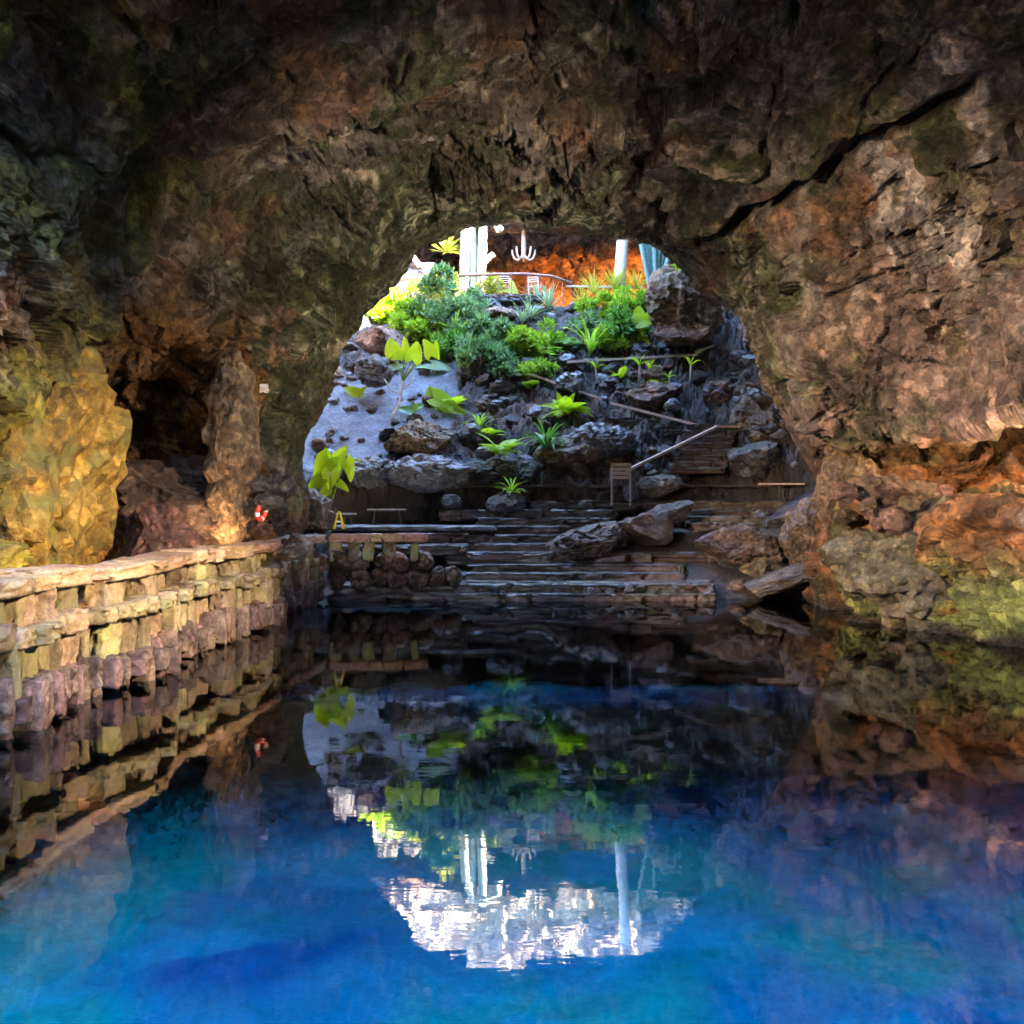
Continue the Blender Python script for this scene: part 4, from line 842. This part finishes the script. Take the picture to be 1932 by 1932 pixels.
BUSH = [(815, 572, 115, 58, 1900, .17, 'bush', 'big blue-green bush below the left part of the terrace railing'), (862, 612, 95, 48, 1500, .16, 'bush', 'blue-green bush in front of the big one, left of the pale-topped boulder'),
        (770, 600, 70, 50, 1100, .16, 'bright', 'lighter green bush at the left flank of the big bush'), (905, 662, 90, 46, 1300, .15, 'bush', 'silvery green bush right of the two-leaved lime plant'), (948, 692, 70, 32, 800, .13, 'bush', 'low silvery bush at the centre of the slope'),
        (850, 650, 60, 50, 900, .14, 'dark', 'dark green bush behind the lime plant'), (1175, 580, 90, 46, 1500, .16, 'bright', 'bright leafy bush below the yuccas on the right'), (1165, 622, 85, 44, 1300, .15, 'dark', 'darker leafy bush behind the broad-leaved plant on the right'),
        (1150, 640, 60, 44, 800, .13, 'bright', 'small bright bush between the strap plant and the broad-leaved plant'), (720, 590, 40, 40, 500, .15, 'ear', 'yellow-green bush tucked beside the arch edge at upper left'), (745, 560, 40, 40, 500, .15, 'ear', 'lime bush at the left end of the terrace railing'),
        (1285, 535, 40, 50, 600, .14, 'bright', 'green bush above the leaning rock'), (840, 548, 110, 40, 1300, .15, 'yell', 'sunlit pale bush right under the terrace railing'), (925, 536, 36, 60, 500, .13, 'yell', 'yellow sunlit bush behind the railing next to the big cactus'), (1010, 700, 60, 30, 500, .13, 'bright', 'little bush under the central fern'),
        (985, 650, 80, 46, 1100, .15, 'bright', 'feathery green bush at the centre top of the slope'), (1040, 640, 60, 40, 700, .15, 'bright', 'feathery bush left of the large strap-leaved plant'), (925, 625, 70, 50, 1000, .17, 'bush', 'blue-green bush right behind the pale-topped boulder'),
        (800, 628, 70, 44, 900, .16, 'bright', 'fresh green bush above the leggy plant'), (885, 570, 60, 50, 900, .18, 'bush', 'silvery bush at the left end of the terrace curb'), (1225, 575, 40, 56, 700, .15, 'bright', 'tall bright bush touching the leaning rock'), (1110, 610, 60, 40, 600, .14, 'bush', 'grey-green bush above the large strap-leaved plant')]
for i, a in enumerate(BUSH): bush(*a, seed=i + 1)
for u, v, Y, n, L, W, mt, lab in ((1035, 585, None, 46, 1.0, .05, 'grey', 'grey-green spiky yucca clump in front of the terrace, right of centre'), (1000, 600, None, 26, .9, .06, 'grey', 'blue-grey agave rosette at the right end of the curb'), (1015, 566, None, 40, .9, .05, 'grey', 'pale spiky rosette just below the terrace edge'),
                             (1098, 580, None, 46, .95, .045, 'yell', 'yellow-green spiky clump nearest the end of the curved railing'), (1120, 555, None, 44, 1.0, .05, 'yell', 'yellow-green yucca left of the white trunk'), (1160, 545, None, 44, 1.0, .05, 'yell', 'yellow-green yucca at the foot of the white trunk'), (1200, 548, None, 40, .9, .05, 'yell', 'yellow-green yucca right of the white trunk'),
                             (842, 478, 39.9, 60, .8, .07, 'yell', 'sunlit spiky rosette on the pale bank left of the big cactus')):
    strap_plant(pick(u, v) if Y is None else at(u, v, Y), n, L, W, lab, mt, (.3, 1.5), (.1, .9), 'yucca', 'spiky rosettes near the terrace')
# big pale candelabra cactus
b_ = at(898, 545, 39.6); t = thing('candelabra_cactus', 'tall overexposed pale cactus with several columns and a drooping top arm', 'cactus', b_)
for pts, r_ in (([(-.45, 0, -.2), (-.42, 0, 1.2), (-.38, 0, 2.35)], .19), ([(-.1, .1, -.2), (-.12, .1, 1.3), (-.2, .1, 2.6)], .17), ([(.18, 0, -.2), (.22, 0, 1.2), (.30, 0, 2.7)], .17), ([(-.38, 0, 2.2), (-.1, 0, 2.75), (.3, 0, 2.85), (.75, 0, 2.6), (.95, 0, 2.2)], .14), ([(-.2, .2, .2), (-.3, .2, 2.0)], .15), ([(.3, 0, 1.0), (.5, 0, 1.2), (.7, 0, 1.35)], .11)):
    n_ = 10; L_ = [Vector(p) for p in pts]; q = [L_[0]] + [L_[i].lerp(L_[i + 1], j / n_) for i in range(len(L_) - 1) for j in range(1, n_ + 1)]
    rad = [r_ * (1 + .06 * math.sin(i * 1.7)) for i in range(len(q))]; rad[-1] = r_ * .4; MB().tube(q, rad, 18, 1, .09).build('column', M['cactus'], t, True)
b_ = at(1238, 532, 36.2); t = thing('columnar_cactus', 'cluster of blue-green ribbed cactus columns fanning out above the leaning rock', 'cactus', b_)
for i, (dx, h_) in enumerate(((-.62, 2.1), (-.42, 1.95), (-.25, 1.8), (-.08, 1.55), (.1, 1.3), (.26, 1.15), (.40, .95))):
    q = [Vector((dx * .35 + dx * .75 * s / 12, .12 * ((i % 3) - 1), -.3 + (h_ + .3) * s / 12)) for s in range(13)]; rad = [.085] * 12 + [.03]; MB().tube(q, rad, 14, 1, .14).build('column', M['bluecactus'], t, True)
b_ = at(1170, 545, 38.3); t = thing('white_trunk', 'straight white sun-toned tree trunk rising from the yuccas on the terrace', 'trunk', b_); MB().tube([(-.02, 0, -.3), (.03, 0, 1.0), (.12, 0, 2.3), (.2, 0, 4.2)], [.24, .22, .20, .19], 12).build('trunk', M['sun_toned_wood'], t, True)

# ------------------------------------------------------------------ floodlights of the show cave
def flood(loc, target, power, color, angle, label, size=.12):
    loc = Vector(loc); d = (Vector(target) - loc).normalized(); t = thing('floodlight', label, 'floodlight', loc); q = d.to_track_quat('-Z', 'Y'); 
    mb = MB(); mt = q.to_matrix(); mb.box(mt @ Vector((0, 0, .10)), (.26, .2, .12), mt); hs_ = mb.build('housing', M['iron'], t)
    MB().bar((0, 0, -.22), (0, 0, 0) + mt @ Vector((0, 0, .12)) if False else mt @ Vector((0, 0, .12)), .03).build('bracket', M['iron'], t)
    MB().box(mt @ Vector((0, 0, .035)), (.22, .16, .008), mt).build('lens', M['lens'], hs_)
    l = bpy.data.lights.new('bulb', 'SPOT'); l.energy = power; l.color = color; l.spot_size = R(angle); l.spot_blend = .9; l.shadow_soft_size = size
    lo = bpy.data.objects.new('bulb', l); link(lo); lo.parent = t; lo.rotation_euler = q.to_euler(); return t
M['lens'] = plain('lamp_lens', (.9, .8, .6), .2, 0, .02, 20, 0, ((1, .75, .4), 3))
WARM = (1, .72, .40); AMB = (1, .50, .14)
flood((8.4, 5.0, 6.2), (-4.8, 13.4, .8), 900, (1, .76, .46), 33, 'floodlight high on the near right wall turned to the left bank')
flood((8.2, 5.6, 1.0), (-2.6, 20.5, 6.6), 360, (1, .86, .64), 40, 'floodlight on the near right shore turned to the arch')
flood((-6.2, 5.5, 5.0), (7.6, 18.8, 2.4), 600, (1, .80, .56), 46, 'floodlight high on the near left wall turned to the right wall')
flood((-5.25, 11.4, 1.0), (-6.2, 15.0, 3.6), 4, (1, .72, .30), 130, 'floodlight hidden behind the parapet under the ochre boulder')
flood((-5.2, 17.0, 1.0), (-5.6, 19.2, 2.6), 7, (1, .6, .28), 120, 'floodlight hidden behind the parapet below the niche')
flood((-4.75, 19.3, 1.3), (-3.6, 22.5, 6.0), 24, (.95, .85, .60), 120, 'floodlight at the far end of the walkway turned up to the arch')
flood((8.5, 15.4, 2.6), (7.2, 19.2, 5.2), 16, (1, .74, .52), 110, 'floodlight on the right ledge turned up the pink wall')
flood((9.9, 16.6, 2.7), (9.0, 18.0, 3.0), 16, AMB, 150, 'amber floodlight tucked inside the right wall recess')
flood((6.4, 44.0, 9.6), (4.5, 49.5, 11.8), 260, (1, .34, .05), 100, 'amber floodlight on the terrace cave floor behind the white trunk')
flood((2.2, 47, 9.6), (1.6, 50, 10.6), 30, (1, .32, .06), 130, 'amber floodlight at the back of the terrace cave')
